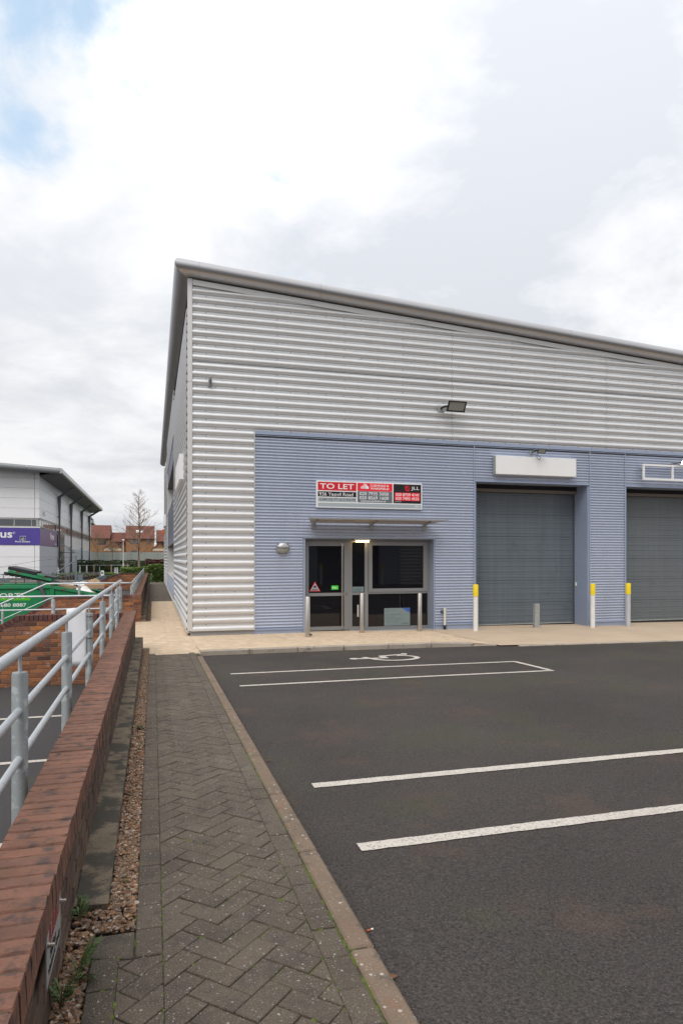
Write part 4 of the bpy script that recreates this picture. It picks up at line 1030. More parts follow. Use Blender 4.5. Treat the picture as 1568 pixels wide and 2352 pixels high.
cv = thing('security_sensor', 'small grey sensor on a bracket high on the ribbed cladding near the corner', 'sensor', (1.29, 15.9, 5.88))
MB().cbox(1.25, 1.33, 15.92, 15.985, 5.82, 5.97, .005).build('back_box', 'plinth', cv)
MB().tube([(1.29, 15.92, 5.86), (1.29, 15.85, 5.88), (1.29, 15.85, 5.97)], .011, 8).build('arm', 'black', cv, smooth=60)
MB().lathe([(.022, 5.955), (.034, 5.97), (.04, 6.0), (.042, 6.02), (.036, 6.035), (.015, 6.042)], 1.29, 15.86, 16).build('head', 'plinth', cv, smooth=40)
bh = thing('bulkhead_light', 'round grey bulkhead wall light with half-hood left of the entrance', 'wall light', (3.03, 15.9, 2.02))
def disc(cx_, cz, rx, rz, y0, y1, prof_, n=28, a0=0., a1=2 * pi):
    mb = MB(); vs = []; rings = len(prof_)
    angs = lin(a0, a1, n)
    for k, (rr, yy) in enumerate(prof_): vs += [(cx_ + rx * rr * cos(a), yy, cz + rz * rr * sin(a)) for a in angs]
    m = n + 1
    fs = [(i * m + k, i * m + k + 1, (i + 1) * m + k + 1, (i + 1) * m + k) for i in range(rings - 1) for k in range(n)]
    return mb.add(vs, fs)
disc(3.03, 2.02, .17, .145, 0, 0, [(1.0, 15.985), (1.0, 15.93), (.94, 15.915), (.86, 15.91)]).build('base_ring', 'plinth', bh, smooth=50, fix=False)
disc(3.03, 2.02, .17, .145, 0, 0, [(.88, 15.92), (.8, 15.90), (.6, 15.875), (.3, 15.86), (.01, 15.856)]).build('lens', 'lamp_lens', bh, smooth=60, fix=False)
disc(3.03, 2.02, .17, .145, 0, 0, [(1.0, 15.93), (.97, 15.90), (.85, 15.865), (.6, 15.842), (.3, 15.83), (.01, 15.826)], 20, 0.12, pi - .12).build('hood', 'grey_trim', bh, smooth=60, fix=False)
bl = thing('batten_light', 'lit yellow batten light under the entrance head', 'light', (5.09, 16.1, 2.2))
MB().cbox(4.885, 5.30, 16.03, 16.17, 2.205, 2.258, .008).build('housing', 'offwhite', bl); MB().cbox(4.93, 5.26, 16.022, 16.14, 2.175, 2.206, .01).build('diffuser', 'lamp_on', bl)
# stickers and notices on the glazing
tr = thing('warning_sticker', 'red bordered triangular warning sticker on the entrance door glass', 'sticker', (3.89, 16.2, .95))
MB().prism([(3.745, .935), (4.035, .935), (3.89, 1.185)], YD + .009, YD + .012, 'y').build('border', 'red', tr); MB().prism([(3.775, .952), (4.005, .952), (3.89, 1.150)], YD + .006, YD + .0105, 'y').build('face', 'sign_grey', tr)
MB().box(3.855, 3.925, YD + .004, YD + .0075, 1.03, 1.065).box(3.87, 3.905, YD + .004, YD + .0075, 1.065, 1.085).box(3.82, 3.96, YD + .004, YD + .0075, .985, 1.0).box(3.80, 3.98, YD + .004, YD + .0075, .962, .972).build('symbol', 'sign_black', tr)
pl_ = thing('pull_sticker', 'green PULL sticker on the entrance door glass', 'sticker', (4.41, 16.2, .975))
MB().box(4.318, 4.497, YD + .008, YD + .0115, .975, 1.076).build('plate', 'green_sticker', pl_); text('PULL', (4.345, 4.468, 1.005, 1.045), 'paint_white', pl_, at=YD + .0072, bold=.02)
cs = thing('white_notice', 'small white framed notice on the narrow entrance side glass', 'notice', (5.02, 16.2, .91))
MB().box(4.875, 5.18, YD + .031, YD + .0345, .91, 1.04).build('sheet', 'pale_glass', cs)
ft = MB()
for z in (.935, .965, .995): ft.box(4.92, 5.13, YD + .029, YD + .032, z, z + .014)
ft.build('print', 'faint', cs)
sn = thing('security_notice', 'grey security notice behind the lower entrance glass', 'notice', (6.08, 16.2, .03))
MB().cbox(5.73, 6.44, YD + .026, YD + .0345, .02, .475, .001).build('plate', 'pale_glass', sn)
MB().prism([(6.22, .473), (6.438, .473), (6.438, .36), (6.36, .385)], YD + .024, YD + .027, 'y').build('blue_corner', 'notice_blue', sn)
text('Cordant', (5.885, 6.02, .405, .435), 'sign_dgrey', sn, at=YD + .0245)
text('Secured by', (5.765, 6.035, .220, .258), 'sign_dgrey', sn, at=YD + .0245, bold=.01)
text('Cordant Security Ltd', (5.765, 6.27, .172, .208), 'sign_dgrey', sn, at=YD + .0245, bold=.01)
text('0101 800 0100', (5.765, 6.18, .292, .328), 'faint', sn, at=YD + .0245); text('01695 101 800', (5.765, 6.12, .112, .148), 'faint', sn, at=YD + .0245)
MB().box(5.76, 6.10, YD + .0235, YD + .0265, .058, .063).box(6.2, 6.4, YD + .0235, YD + .0265, .06, .085).build('rule', 'sign_dgrey', sn)
rg = MB(); [rg.tube([(5.79 + .035 * k + .022 * cos(a), YD + .0245, .42 + .02 * sin(a)) for a in lin(0, 2 * pi, 14)], .003, 4) for k in (0, 1)]; rg.build('ring_emblem', 'sign_dgrey', sn)

# ------------------------------------------------------------------ bollards by the entrance and doors
def bollard(name, label, x, y, zt, r, mats, group, cap='dome'):
    z0 = zap(x, y); t = thing(name, label, 'bollard', (x, y, z0), group)
    if name == 'steel_bollard': MB().lathe([(r, z0 - .02), (r, zt - .012), (r - .006, zt - .003), (r - .02, zt), (.001, zt)], x, y, 32).build('post', 'stainless', t, smooth=40)
    else:
        zm = zt - .30
        MB().lathe([(r, z0 - .02), (r, zm)], x, y, 28).build('post', mats, t, smooth=40)
        MB().lathe([(r + .006, zm - .005), (r + .006, zt - .02), (r, zt - .006), (r - .02, zt), (.001, zt)], x, y, 28).build('sleeve', 'yellow', t, smooth=40)
    return t
b1 = bollard('steel_bollard', 'brushed steel bollard with a small black knob in front of the door hinges', 3.337, 14.60, .905, .056, '', 'steel bollards at the entrance')
MB().tube([(3.39, 14.58, .05), (3.43, 14.57, .05)], .022, 10).build('knob', 'black', b1, smooth=40)
bollard('steel_bollard', 'brushed steel bollard in front of the narrow side glass of the entrance', 4.894, 15.50, .915, .056, '', 'steel bollards at the entrance')
bollard('steel_bollard', 'brushed steel bollard in front of the wide entrance window', 6.45, 15.60, .885, .056, '', 'steel bollards at the entrance')
bollard('door_bollard', 'white bollard with yellow sleeve where the blue wall meets the first loading door', 7.90, 15.40, 1.10, .062, 'post_white', 'yellow topped bollards')
bollard('door_bollard', 'white bollard with yellow sleeve before the reveal of the first loading door', 11.44, 15.50, 1.08, .062, 'post_white', 'yellow topped bollards')
bollard('door_bollard', 'grey bollard with yellow sleeve at the second loading door', 12.60, 15.53, 1.08, .062, 'post_grey', 'yellow topped bollards')
st_ = thing('steel_stub_post', 'short galvanised stub post in front of the first loading door', 'post', (9.97, 15.9, -.1))
MB().cbox(9.90, 10.04, 15.85, 15.97, -.12, .54, .008).build('post', 'galv_dull', st_); MB().box(9.87, 10.0, 15.82, 15.86, -.12, .03).build('foot_plate', 'galv_dull', st_); MB().box(9.915, 10.025, 15.865, 15.955, .5385, .545).build('cap', 'steel_dark', st_)
dp = thing('standpipe', 'cream plastic pipe stub clipped to the blue wall beside the entrance', 'pipe', (7.28, 15.9, -.08))
MB().cyl(7.285, 15.92, .02, .475, .033, 14).build('pipe', 'offwhite', dp, smooth=40); MB().cyl(7.285, 15.92, -.12, .03, .037, 14).build('boot', 'black', dp, smooth=40); MB().box(7.20, 7.30, 15.93, 15.99, .36, .41).build('clip', 'steel_dark', dp)
# cigarette end and dead leaf by the kerb
cg = thing('cigarette_end', 'orange and white cigarette end on the asphalt against the kerb', 'litter', (.9, 2.72, zas(.9, 2.72)))
MB().tube([(.875, 2.70, zas(.88, 2.7) + .006), (.895, 2.705, zas(.89, 2.7) + .006)], .004, 8).build('filter', 'orange', cg); MB().tube([(.895, 2.705, zas(.89, 2.7) + .006), (.905, 2.708, zas(.89, 2.7) + .006)], .004, 8).build('paper', 'white', cg)
for x, y, lb in ((.90, 5.35, 'dead brown leaf on the asphalt against the kerb, far from the cigarette end'), (.865, 2.36, 'dead brown leaf on the asphalt nearest the cigarette end')):
    z = zas(x, y) + .006; MB().add([(x - .02, y, z), (x, y - .012, z + .006), (x + .025, y + .004, z + .002), (x, y + .014, z + .010)], [(0, 1, 2, 3)]).build('dead_leaf', 'dead_leaf', fix=False, label=lb, cat='leaf')

# ------------------------------------------------------------------ weeds in the gravel
def weed(label, x, y, h, nl, seed, spread=.12, lean=(0, 0), ls=.8):
    rr = random.Random(seed); z0 = zp(y) - .02; t = thing('weed', label, 'plant', (x, y, z0), 'weeds in the gravel')
    st = MB(); lf = MB()
    for s in range(nl):
        a = rr.uniform(0, 2 * pi); d = spread * rr.uniform(.35, 1.); top = Vector((x + d * cos(a) * .6 + lean[0], y + d * sin(a) + lean[1], z0 + h * rr.uniform(.45, 1.)))
        b0 = Vector((x + rr.uniform(-.006, .006), y + rr.uniform(-.01, .01), z0)); mid = b0.lerp(top, .5) + Vector((0, 0, h * .12))
        st.tube([b0, mid, top], .0022, 5, True, .001)
        dirn = (top - b0); dirn.z = 0; dirn = dirn.normalized() if dirn.length > 1e-4 else Vector((1, 0, 0))
        for k in range(7):
            f = .35 + .65 * k / 6; p = b0.lerp(mid, min(1, f * 2)) if f < .5 else mid.lerp(top, f * 2 - 1)
            for sg in (-1, 1):
                side = Vector((-dirn.y, dirn.x, 0)) * sg; L = (.016 + .014 * rr.random()) * ls
                q = p + side * L + dirn * L * .6 + Vector((0, 0, rr.uniform(-.004, .006))); wv = dirn * L * .35 + Vector((0, 0, .003))
                m1 = p.lerp(q, .55) + wv * .8; m2 = p.lerp(q, .55) - wv * .6
                lf.add([p, m2, q, m1], [(0, 1, 2, 3)])
                lf.add([m1, m1 + wv * 1.1 + side * L * .2, q], [(0, 1, 2)])
    st.build('stem', 'weed_stem', t, fix=False); lf.build('leaves', 'weed', t, fix=False)
weed('leafy green weed reaching from the gravel over the first pavers', -.262, 2.56, .10, 8, 3, .10, (.035, 0))
weed('dark green weed below the wall sign at the foot of the wall', -.295, 2.38, .14, 7, 5, .08)
weed('tall thin weed at the end of the concrete upstand', -.300, 2.95, .13, 4, 8, .06, (.01, .02))
weed('tiny seedling weed halfway along the gravel strip', -.115, 6.4, .06, 4, 11, .03)
MB().add([(-.255 + .028 * cos(2 * pi * j / 10), 2.22 + .05 * sin(2 * pi * j / 10), zp(2.2) - .02) for j in range(10)] + [(-.255, 2.22, zp(2.2) + .012)], [(j, (j + 1) % 10, 10) for j in range(10)]).build('moss_clump', 'moss', smooth=70, fix=False, label='bright green moss clump on the gravel beside the wide paving', cat='moss')

# ------------------------------------------------------------------ green skip behind the stair wall
sk = thing('skip', 'open green waste skip with white lettering and raised black lid frame', 'skip', (-4.5, 24, LOW))
SF, SBk = 23.0, 24.9
bd = MB()
fp = [(-8.5, -.30), (-8.5, .88), (-3.08, .84), (-1.75, .58), (-1.95, .30), (-2.6, -.30)]
for y0, y1 in ((SF, SF + .05), (SBk - .05, SBk)): bd.prism(fp, y0, y1, 'y')
bd.box(-8.5, -2.6, SF, SBk, -.36, -.30).add([(-2.6, SF, -.30), (-1.75, SF, .58), (-1.75, SBk, .58), (-2.6, SBk, -.30), (-2.66, SF, -.30), (-1.81, SF, .58), (-1.81, SBk, .58), (-2.66, SBk, -.30)], [(0, 1, 2, 3), (7, 6, 5, 4), (0, 4, 5, 1), (2, 6, 7, 3)])
bdo = bd.build('body', 'skip_green', sk)
for y in (SF - .05, SBk - .05):
    MB().cbox(-8.5, -3.1, y, y + .1, .80, .91, .01).build('rim', 'skip_rim', sk)
    a = math.atan2(.26, 1.33)
    MB().add([(-3.1, y, .80), (-3.1, y + .1, .80), (-3.1, y + .1, .90), (-3.1, y, .90), (-1.72, y, .535), (-1.72, y + .1, .535), (-1.72, y + .1, .615), (-1.72, y, .615)], [(0, 1, 2, 3), (7, 6, 5, 4), (0, 4, 5, 1), (1, 5, 6, 2), (2, 6, 7, 3), (3, 7, 4, 0)]).build('rim', 'skip_rim', sk)
for x in (-3.17, -5.2, -7.0): MB().cbox(x, x + .13, SF - .045, SF, -.30, .80, .006).build('stiffener', 'skip_green', sk)
MB().cbox(-8.5, -2.6, SF - .03, SF + .02, -.40, -.30, .006).build('base_rail', 'steel_dark', sk)
text('ORTS', (-4.63, -3.90, .50, .665), 'paint_white', sk, at=SF - .003, bold=.006)
MB().box(-6.2, -3.75, SF - .0015, SF + .01, .435, .545).build('stripe', 'lime_stripe', sk)
text('680 8887', (-4.60, -3.86, .235, .345), 'paint_white', sk, at=SF - .003, bold=.02)
MB().add([(-3.55, SF - .07, 1.06), (-3.44, SF - .07, 1.06), (-3.22, SF - .07, .36), (-3.33, SF - .07, .36), (-3.55, SF - .055, 1.06), (-3.44, SF - .055, 1.06), (-3.22, SF - .055, .36), (-3.33, SF - .055, .36)],
         [(0, 1, 2, 3), (7, 6, 5, 4), (0, 4, 5, 1), (1, 5, 6, 2), (2, 6, 7, 3), (3, 7, 4, 0)]).build('strut', 'steel_dark', sk)
# raised lid: green frame, black cover roll above it, hanging chains
lidM = Matrix.Translation((-3.14, 23.7, 1.02)) @ Matrix.Rotation(radians(13.0), 4, 'Y')
def lbox(x0, x1, y0, y1, z0, z1, name, mat):
    m = MB().cbox(x0, x1, y0, y1, z0, z1, .008); m.v = [tuple(lidM @ Vector(p)) for p in m.v]; return m.build(name, mat, sk)
lbox(-1.30, 0., -.65, -.57, .0, .085, 'lid_frame', 'skip_rim'); lbox(-1.30, 0., .57, .65, .0, .085, 'lid_frame', 'skip_rim')
lbox(-1.42, -.05, -.60, .60, -.055, -.005, 'lid_cover', 'tarp')
for k in range(9): lbox(-1.40 + .16 * k, -1.30 + .16 * k, -.63, .62, -.10 + .007 * k, -.05 + .004 * k, 'lid_slat', 'tarp')
lbox(-1.33, -.50, -.62, .55, .09, .20, 'cover_roll', 'tarp'); lbox(-.62, .06, -.60, .40, .085, .15, 'cover_roll', 'tarp'); lbox(-.46, -.22, -.66, -.60, .085, .15, 'bracket', 'skip_rim')
for k in range(9): lbox(.0 + .035 * k, .03 + .035 * k, -.6, -.5, -.02 + .006 * (k % 3), .05 + .006 * (k % 3), 'hinge_lug', 'steel_dark')
for x, zt, zb in ((-4.17, 1.23, .98), (-3.92, 1.12, 1.0)):
    ch = MB()
    for k in range(6): ch.tube([(x + .012 * cos(a) * (1 if k % 2 else .3), 23.03 + .012 * cos(a) * (.3 if k % 2 else 1), lerp(zt, zb, (k + .5) / 6) + .024 * sin(a)) for a in lin(0, 2 * pi, 8)], .005, 4)
    if zb < .99: ch.tube([(x + .035 * cos(a), 23.03, zb - .04 + .035 * sin(a)) for a in lin(0, 2 * pi, 12)], .008, 5)
    ch.build('chain', 'rust', sk)
def crumple(name, label, cat, mat, x0, x1, y0, y1, z0, h, seed, n=9):
    rr = random.Random(seed); vs = []; t = []
    for j in range(n):
        for i in range(n):
            e = min(i, j, n - 1 - i, n - 1 - j) / ((n - 1) / 2)
            vs.append((lerp(x0, x1, i / (n - 1)) + rr.uniform(-.02, .02), lerp(y0, y1, j / (n - 1)) + rr.uniform(-.02, .02), z0 + h * (sm(e * 1.3) * rr.uniform(.55, 1.1) + .05 * rr.random())))
    b = [(p[0], p[1], z0 - .12) for p in vs]
    m = MB(); nn = n * n
    m.add(vs + b, [(j * n + i, j * n + i + 1, (j + 1) * n + i + 1, (j + 1) * n + i) for j in range(n - 1) for i in range(n - 1)] + [(nn + (j + 1) * n + i, nn + (j + 1) * n + i + 1, nn + j * n + i + 1, nn + j * n + i) for j in range(n - 1) for i in range(n - 1)]
          + [(i, nn + i, nn + i + 1, i + 1) for i in range(n - 1)] + [((n - 1) * n + i + 1, (n - 1) * n + nn + i + 1, (n - 1) * n + nn + i, (n - 1) * n + i) for i in range(n - 1)]
          + [(j * n + n, nn + j * n + n, nn + j * n, j * n) for j in range(n - 1)] + [(j * n + n - 1, nn + j * n + n - 1, nn + (j + 1) * n + n - 1, (j + 1) * n + n - 1) for j in range(n - 1)])
    return m.build(name, mat, label=label, cat=cat, smooth=35)
MB().prism([(-3.0, .30), (-3.0, .90), (-2.45, .86), (-2.0, .66), (-1.95, .42), (-2.2, .30)], 23.3, 24.6, 'y').build('rubble_fill', 'card', label='brown cardboard waste filling the tapered end of the skip', cat='waste')
crumple('plastic_sheet', 'crumpled white plastic sheet on top of the waste in the skip', 'waste', 'white', -2.55, -1.85, 23.1, 23.7, .62, .22, 4)
crumple('plastic_sheet', 'long pale sheet lying along the back of the skip waste', 'waste', 'white_board', -2.95, -1.75, 24.0, 24.6, .86, .10, 5)
crumple('paper_sack', 'brown paper sack at the back of the skip waste', 'waste', 'card', -2.25, -1.6, 23.9, 24.5, .86, .20, 6)
MB().cbox(-2.5, -1.82, 23.08, 23.3, .48, .66, .01).build('cardboard_box', 'wood', label='flat brown board box inside the tapered end of the skip', cat='box')
crumple('black_bag', 'black plastic bag between the pale sheets in the skip', 'waste', 'black', -2.62, -2.30, 23.25, 23.6, .74, .16, 8)
MB().cbox(-2.1, -1.5, 24.3, 24.36, .80, .86, .006).build('timber_batten', 'orange', label='orange timber batten at the back of the skip waste', cat='timber')

# ------------------------------------------------------------------ neighbouring office warehouse
nb = thing('office_building', 'pale panelled office and warehouse building with deep eaves across the lower car park', 'building', (-30, 100, LOW))
NX, NY, NE = -12.3, 81.4, 146.0
rows = [10.35 - 1.12 * k for k in range(4)] + [6.25]
zs_ = sorted([LOW, .75, 1.9, 3.22] ) 
for z0, z1 in [(zs_[i], zs_[i + 1]) for i in range(3)]:
    for x0, x1 in ((-42, -28), (-28, -18.2), (-18.2, -12.82), (-12.8, NX)): MB().box(x0 + .012, x1 - .012, NY, NY + .15, z0 + .012, z1 - .012).build('wall_panel', 'panel_white', nb)
    yy = NY + .16
    while yy < NE - 1:
        ye = min(yy + 6.6, NE); MB().box(NX - .15, NX, yy + .012, ye - .012, z0 + .012, z1 - .012).build('wall_panel', 'panel_low', nb); yy = ye
tops = [6.27, 7.38, 8.5, 9.62, 10.74, 11.9]
for z0, z1 in zip(tops[:-1], tops[1:]):
    for x0, x1 in ((-42, -28), (-28, -18.2), (-18.2, -12.82), (-12.8, NX)): MB().box(x0 + .012, x1 - .012, NY, NY + .15, z0 + .012, z1 - .012).build('wall_panel', 'panel_white', nb)
    yy = NY + .16
    while yy < NE - 1:
        ye = min(yy + 6.6, NE); MB().box(NX - .15, NX, yy + .015, ye - .015, z0 + .015, z1 - .015).build('wall_panel', 'panel_side', nb); yy = ye
MB().box(-42, NX - .16, NY + .16, NE - .2, LOW, 11.7).build('core', 'panel_side', nb)
# ribbon windows
def ribbon(cells, z0, z1, front, mat='far_glass'):
    f = MB(); a0, a1 = cells[0][0] - .06, cells[-1][1] + .06
    bx_ = (lambda p, q, u, v, d: f.box(p, q, NY + .02 - d, NY + .14, u, v)) if front else (lambda p, q, u, v, d: f.box(NX - .14, NX - .02 + d, p, q, u, v))
    bx_(a0, a1, z0, z0 + .09, 0); bx_(a0, a1, z1 - .09, z1, 0)
    edges = [a0] + [c[1] for c in cells]
    for e0, c in zip([c[0] for c in cells], cells): bx_(c[0] - .06, c[0], z0 + .09, z1 - .09, .0)
    bx_(a1 - .06, a1, z0 + .09, z1 - .09, .0)
    o = f.build('ribbon_window', 'mullion', nb)
    for c in cells:
        (MB().box(c[0], c[1] - .06, NY + .06, NY + .08, z0 + .09, z1 - .09) if front else MB().box(NX - .08, NX - .06, c[0], c[1] - .06, z0 + .09, z1 - .09)).build('pane', mat, o)
ribbon([(-12.65 - .45, -12.65), (-14.85, -13.1), (-16.85, -14.95), (-18.8, -16.9), (-20.8, -18.9)][::-1], 5.27, 6.2, True)
ribbon([(NY + .3 + 1.35 * k, NY + .3 + 1.35 * (k + 1)) for k in range(46)], 5.27, 6.2, False)
ribbon([(98 + 1.35 * k, 98 + 1.35 * (k + 1)) for k in range(34)], .2, 1.8, False)
gl = MB();
for yy in lin(96.8, 103, 6): gl.box(NX - .02, NX + .05, yy - .05, yy + .05, LOW, 5.2)
for zz in (.9, 2.3, 3.7, 5.1): gl.box(NX - .02, NX + .045, 96.8, 103, zz - .05, zz + .05)
go = gl.build('glazed_entrance', 'mullion', nb); MB().box(NX - .02, NX + .015, 96.8, 103, LOW, 5.2).build('pane', 'far_glass', go)
# fascia sign band
MB().box(-42, NX + .06, NY - .06, NY + .05, 3.25, 5.17).build('fascia_band', 'purple', nb); MB().box(NX - .05, NX + .055, NY + .051, 95.2, 3.25, 5.17).build('fascia_band', 'purple_reflection', nb)
MB().box(-42, NX + .07, NY - .08, NY + .06, 5.171, 5.26).build('band_trim', 'panel_white', nb)
text('Ragus', (-18.45, -15.08, 3.76, 4.93), 'paint_white', nb, at=NY - .065, bold=.02); text('R', (-14.98, -14.86, 4.52, 4.66), 'paint_white', nb, at=NY - .065)
MB().tube([(-14.92 + .11 * cos(a), NY - .066, 4.59 + .11 * sin(a)) for a in lin(0, 2 * pi, 16)], .012, 4).build('trademark_ring', 'paint_white', nb)
text('Pure Sugars', (-14.78, -13.26, 3.48, 3.71), 'paint_white', nb, at=NY - .065, bold=.02)
MB().tube([(-14.33, NY - .066, 3.77), (-13.71, NY - .066, 3.77), (-13.71, NY - .066, 4.22), (-14.33, NY - .066, 4.22), (-14.33, NY - .066, 3.77)], .018, 4).build('emblem_frame', 'paint_white', nb)
MB().prism([(-14.05, 3.80), (-14.02, 3.80), (-13.80, 3.98), (-13.82, 4.0), (-14.0, 3.90), (-13.92, 4.15), (-13.97, 4.13), (-14.06, 3.92), (-14.22, 4.0), (-14.23, 3.97)], NY - .067, NY - .061, 'y').build('leaf_emblem', 'lime', nb)
text('Ragus', (89.3, 92.5, 3.86, 4.9), 'paint_white', nb, plane='right', at=NX + .058, bold=.02)
text('Pure Sugars', (93.0, 94.6, 3.46, 3.70), 'paint_white', nb, plane='right', at=NX + .058, bold=.02)
# roof with curved verge and deep eaves
def zr2(x): return 11.45 - .060 * (x + 9.9)
nr = MB(); xe = -9.9
nr.add([(x, y, zr2(x) + dz) for x, y, dz in ((-42, 79.6, .12), (xe, 79.6, .12), (xe, 141, .12), (-42, 141, .12), (-42, 79.6, -.0), (xe, 79.6, -.0), (xe, 141, -.0), (-42, 141, -.0))], [(0, 1, 2, 3), (7, 6, 5, 4), (0, 4, 5, 1), (1, 5, 6, 2), (2, 6, 7, 3), (3, 7, 4, 0)])
nro = nr.build('roof', 'soffit', nb)
vp = [(.0, -.35), (-.16, -.30), (-.26, -.15), (-.28, .05), (-.22, .22), (-.05, .32), (.1, .34)]
for x0, x1 in ((-42, -26), (-25.97, -17.5), (-17.47, -13.3), (-13.27, xe)):
    vs = []
    for o, h in vp: vs += [(x0, 79.6 + o, zr2(x0) + h), (x1, 79.6 + o, zr2(x1) + h)]
    MB().add(vs, [(2 * k, 2 * k + 1, 2 * k + 3, 2 * k + 2) for k in range(len(vp) - 1)]).build('verge_trim', 'roof_grey', nro, smooth=50, fix=False)
ge = [(0., -.32), (.18, -.22), (.24, .0), (.2, .26), (.0, .30), (-.3, .3)]
vs = []
for o, h in ge: vs += [(xe + o, 79.35, zr2(xe) + h), (xe + o, 141.0, zr2(xe) + h)]
MB().add(vs, [(2 * k, 2 * k + 1, 2 * k + 3, 2 * k + 2) for k in range(len(ge) - 1)] + [tuple(2 * k + 1 for k in range(len(ge))), tuple(2 * k for k in range(len(ge)))]).build('gutter', 'grey_trim', nro, smooth=40, fix=False)
MB().add([(NX, NY, zr2(NX) - .6), (xe, 79.7, zr2(xe) - .32), (xe, 141, zr2(xe) - .32), (NX, NE, zr2(NX) - .6), (NX, NY, zr2(NX) - .5), (xe, 79.7, zr2(xe) - .05), (xe, 141, zr2(xe) - .05), (NX, NE, zr2(NX) - .5)], [(0, 1, 2, 3), (7, 6, 5, 4), (0, 4, 5, 1), (1, 5, 6, 2), (2, 6, 7, 3), (3, 7, 4, 0)]).build('soffit', 'soffit', nro)
for yy in (96.2, 109.5, 125.5, 140.0):
    MB().tube([(xe - .35, yy - 1.3, 11.05), (NX + .5, yy - .1, 10.15), (NX + .22, yy, 10.0), (NX + .22, yy, LOW)], .17 if yy < 100 else .19, 10).build('downpipe', 'pipe_grey', nb, smooth=50)
    for zz in lin(1.5, 9.2, 4): MB().box(NX - .02, NX + .36, yy - .24, yy + .24, zz - .07, zz + .07).build('pipe_clip', 'pipe_grey', nb)
for zz, a in ((2.42, 0),): MB().add([(NX, 97.5, 2.55), (NX + 2.1, 96.3, 2.42), (NX + 2.1, 101, 2.42), (NX, 102, 2.55), (NX, 97.5, 2.62), (NX + 2.1, 96.3, 2.5), (NX + 2.1, 101, 2.5), (NX, 102, 2.62)], [(0, 1, 2, 3), (7, 6, 5, 4), (0, 4, 5, 1), (1, 5, 6, 2), (2, 6, 7, 3), (3, 7, 4, 0)]).build('door_canopy', 'pipe_grey', nb)
for yy in (96.6, 98.4, 100.2): MB().tube([(NX + .02, yy, 3.9), (NX + 1.9, yy - .2, 2.5)], .025, 5).build('canopy_stay', 'pipe_grey', nb)
MB().cbox(NX, NX + .18, 84.1, 84.7, 6.75, 7.25, .03).build('alarm_box', 'white', nb)

# ------------------------------------------------------------------ fences, gates and posts of the lower car park
gt = thing('vehicle_gate', 'blue-grey steel car park gate with tall braced post before the office building', 'gate', (-8, 62, LOW))
g1 = MB(); g1.box(-16, -6.55, 62, 62.06, .37, .43).box(-16, -7.6, 62, 62.06, -.14, -.08); g1.build('rail', 'fence_blue', gt)
for x in (-15.2, -12.2, -10.3, -8.2, -7.95): MB().box(x - .03, x + .03, 61.99, 62.07, LOW, .44).build('post', 'fence_blue', gt)
for x in (-7.25, -7.0, -6.78): MB().box(x - .02, x + .02, 62.0, 62.05, LOW, .40).build('bar', 'fence_blue', gt)
for k in range(12): MB().tube([(-14.9 + .22 * k * 1.6, 62.03, -.1), (-14.9 + .22 * k * 1.6 + .55, 62.03, .38)], .012, 5).build('infill_bar', 'fence_blue', gt)
MB().box(-6.54, -6.38, 61.95, 62.11, LOW, 1.98).build('gate_post', 'fence_blue', gt)
MB().tube([(-6.5, 62.03, 1.55), (-8.2, 62.03, .40)], .05, 6).build('brace', 'fence_blue', gt); MB().tube([(-6.46, 62.02, 1.9), (-9.5, 62, 1.55), (-12.8, 62, .95), (-16, 62, .55)], .012, 5).build('cable', 'steel_dark', gt)
cbn = thing('service_cabinet', 'grey metal service cabinet beside the tall gate post', 'cabinet', (-5.95, 60, LOW)); MB().cbox(-6.1, -5.72, 60, 60.3, LOW, .43, .02).build('cabinet_body', 'fence_blue', cbn); MB().box(-6.12, -5.70, 59.98, 60.32, .43, .45).build('cabinet_lid', 'fence_blue', cbn)
mp_ = thing('ticket_pillar', 'white pillar with a small green display beyond the blue bollards', 'pillar', (-4.3, 62, LOW)); MB().cbox(-4.42, -4.16, 62, 62.25, LOW, .66, .02).build('pillar_body', 'white', mp_); MB().box(-4.38, -4.22, 61.985, 62, .38, .58).build('display', 'gauge_green', mp_)
MB().box(-4.56, -4.48, 62.0, 62.08, LOW, 1.02).build('side_post', 'fence_blue', mp_)
for i in range(6):
    yy = lerp(45, 52, i / 5); t = thing('blue_bollard', ['blue-grey bollard at the end of the row closest to the green skip', 'second blue-grey bollard of the row, counted from the green skip', 'third blue-grey bollard of the row, counted from the green skip', 'fourth blue-grey bollard of the row, counted from the green skip', 'fifth blue-grey bollard of the row, just before the end one', 'blue-grey bollard at the end of the row closest to the white pillar'][i], 'bollard', (-3.4, yy, LOW), 'blue bollards in the lower car park')
    MB().lathe([(.09, LOW), (.09, .49), (.085, .53), (.001, .535)], -3.42, yy, 16).build('post', 'fence_blue', t, smooth=40); MB().lathe([(.094, .40), (.094, .43)], -3.42, yy, 16).build('band', 'pipe_grey', t)
for i, (x, y, h) in enumerate(((-10.7, 84, 1.1), (-10.35, 104.3, 1.15), (-10.0, 111, 1.15), (-10.1, 123, 1.15), (-10.1, 133, 1.15), (-4.9, 94, .95), (-4.65, 94.6, .95))):
    t = thing('white_bollard', ['white bollard below the corner downpipe of the office building', 'white bollard beside the glazed entrance of the office building', 'white bollard beside the second downpipe of the office building', 'white bollard beside the third downpipe of the office building', 'white bollard beside the last downpipe of the office building', 'white bollard of the access road pair, on the office building side', 'white bollard of the access road pair, on the hedge side'][i], 'bollard', (x, y, LOW), 'white bollards by the access road' if i > 4 else 'white bollards beside the office building')
    MB().lathe([(.11, LOW), (.11, LOW + h - .02), (.09, LOW + h), (.001, LOW + h)], x, y, 14).build('post', 'post_white', t, smooth=40); MB().lathe([(.112, LOW + h - .2), (.112, LOW + h - .1)], x, y, 14).build('band', 'pipe_grey', t)
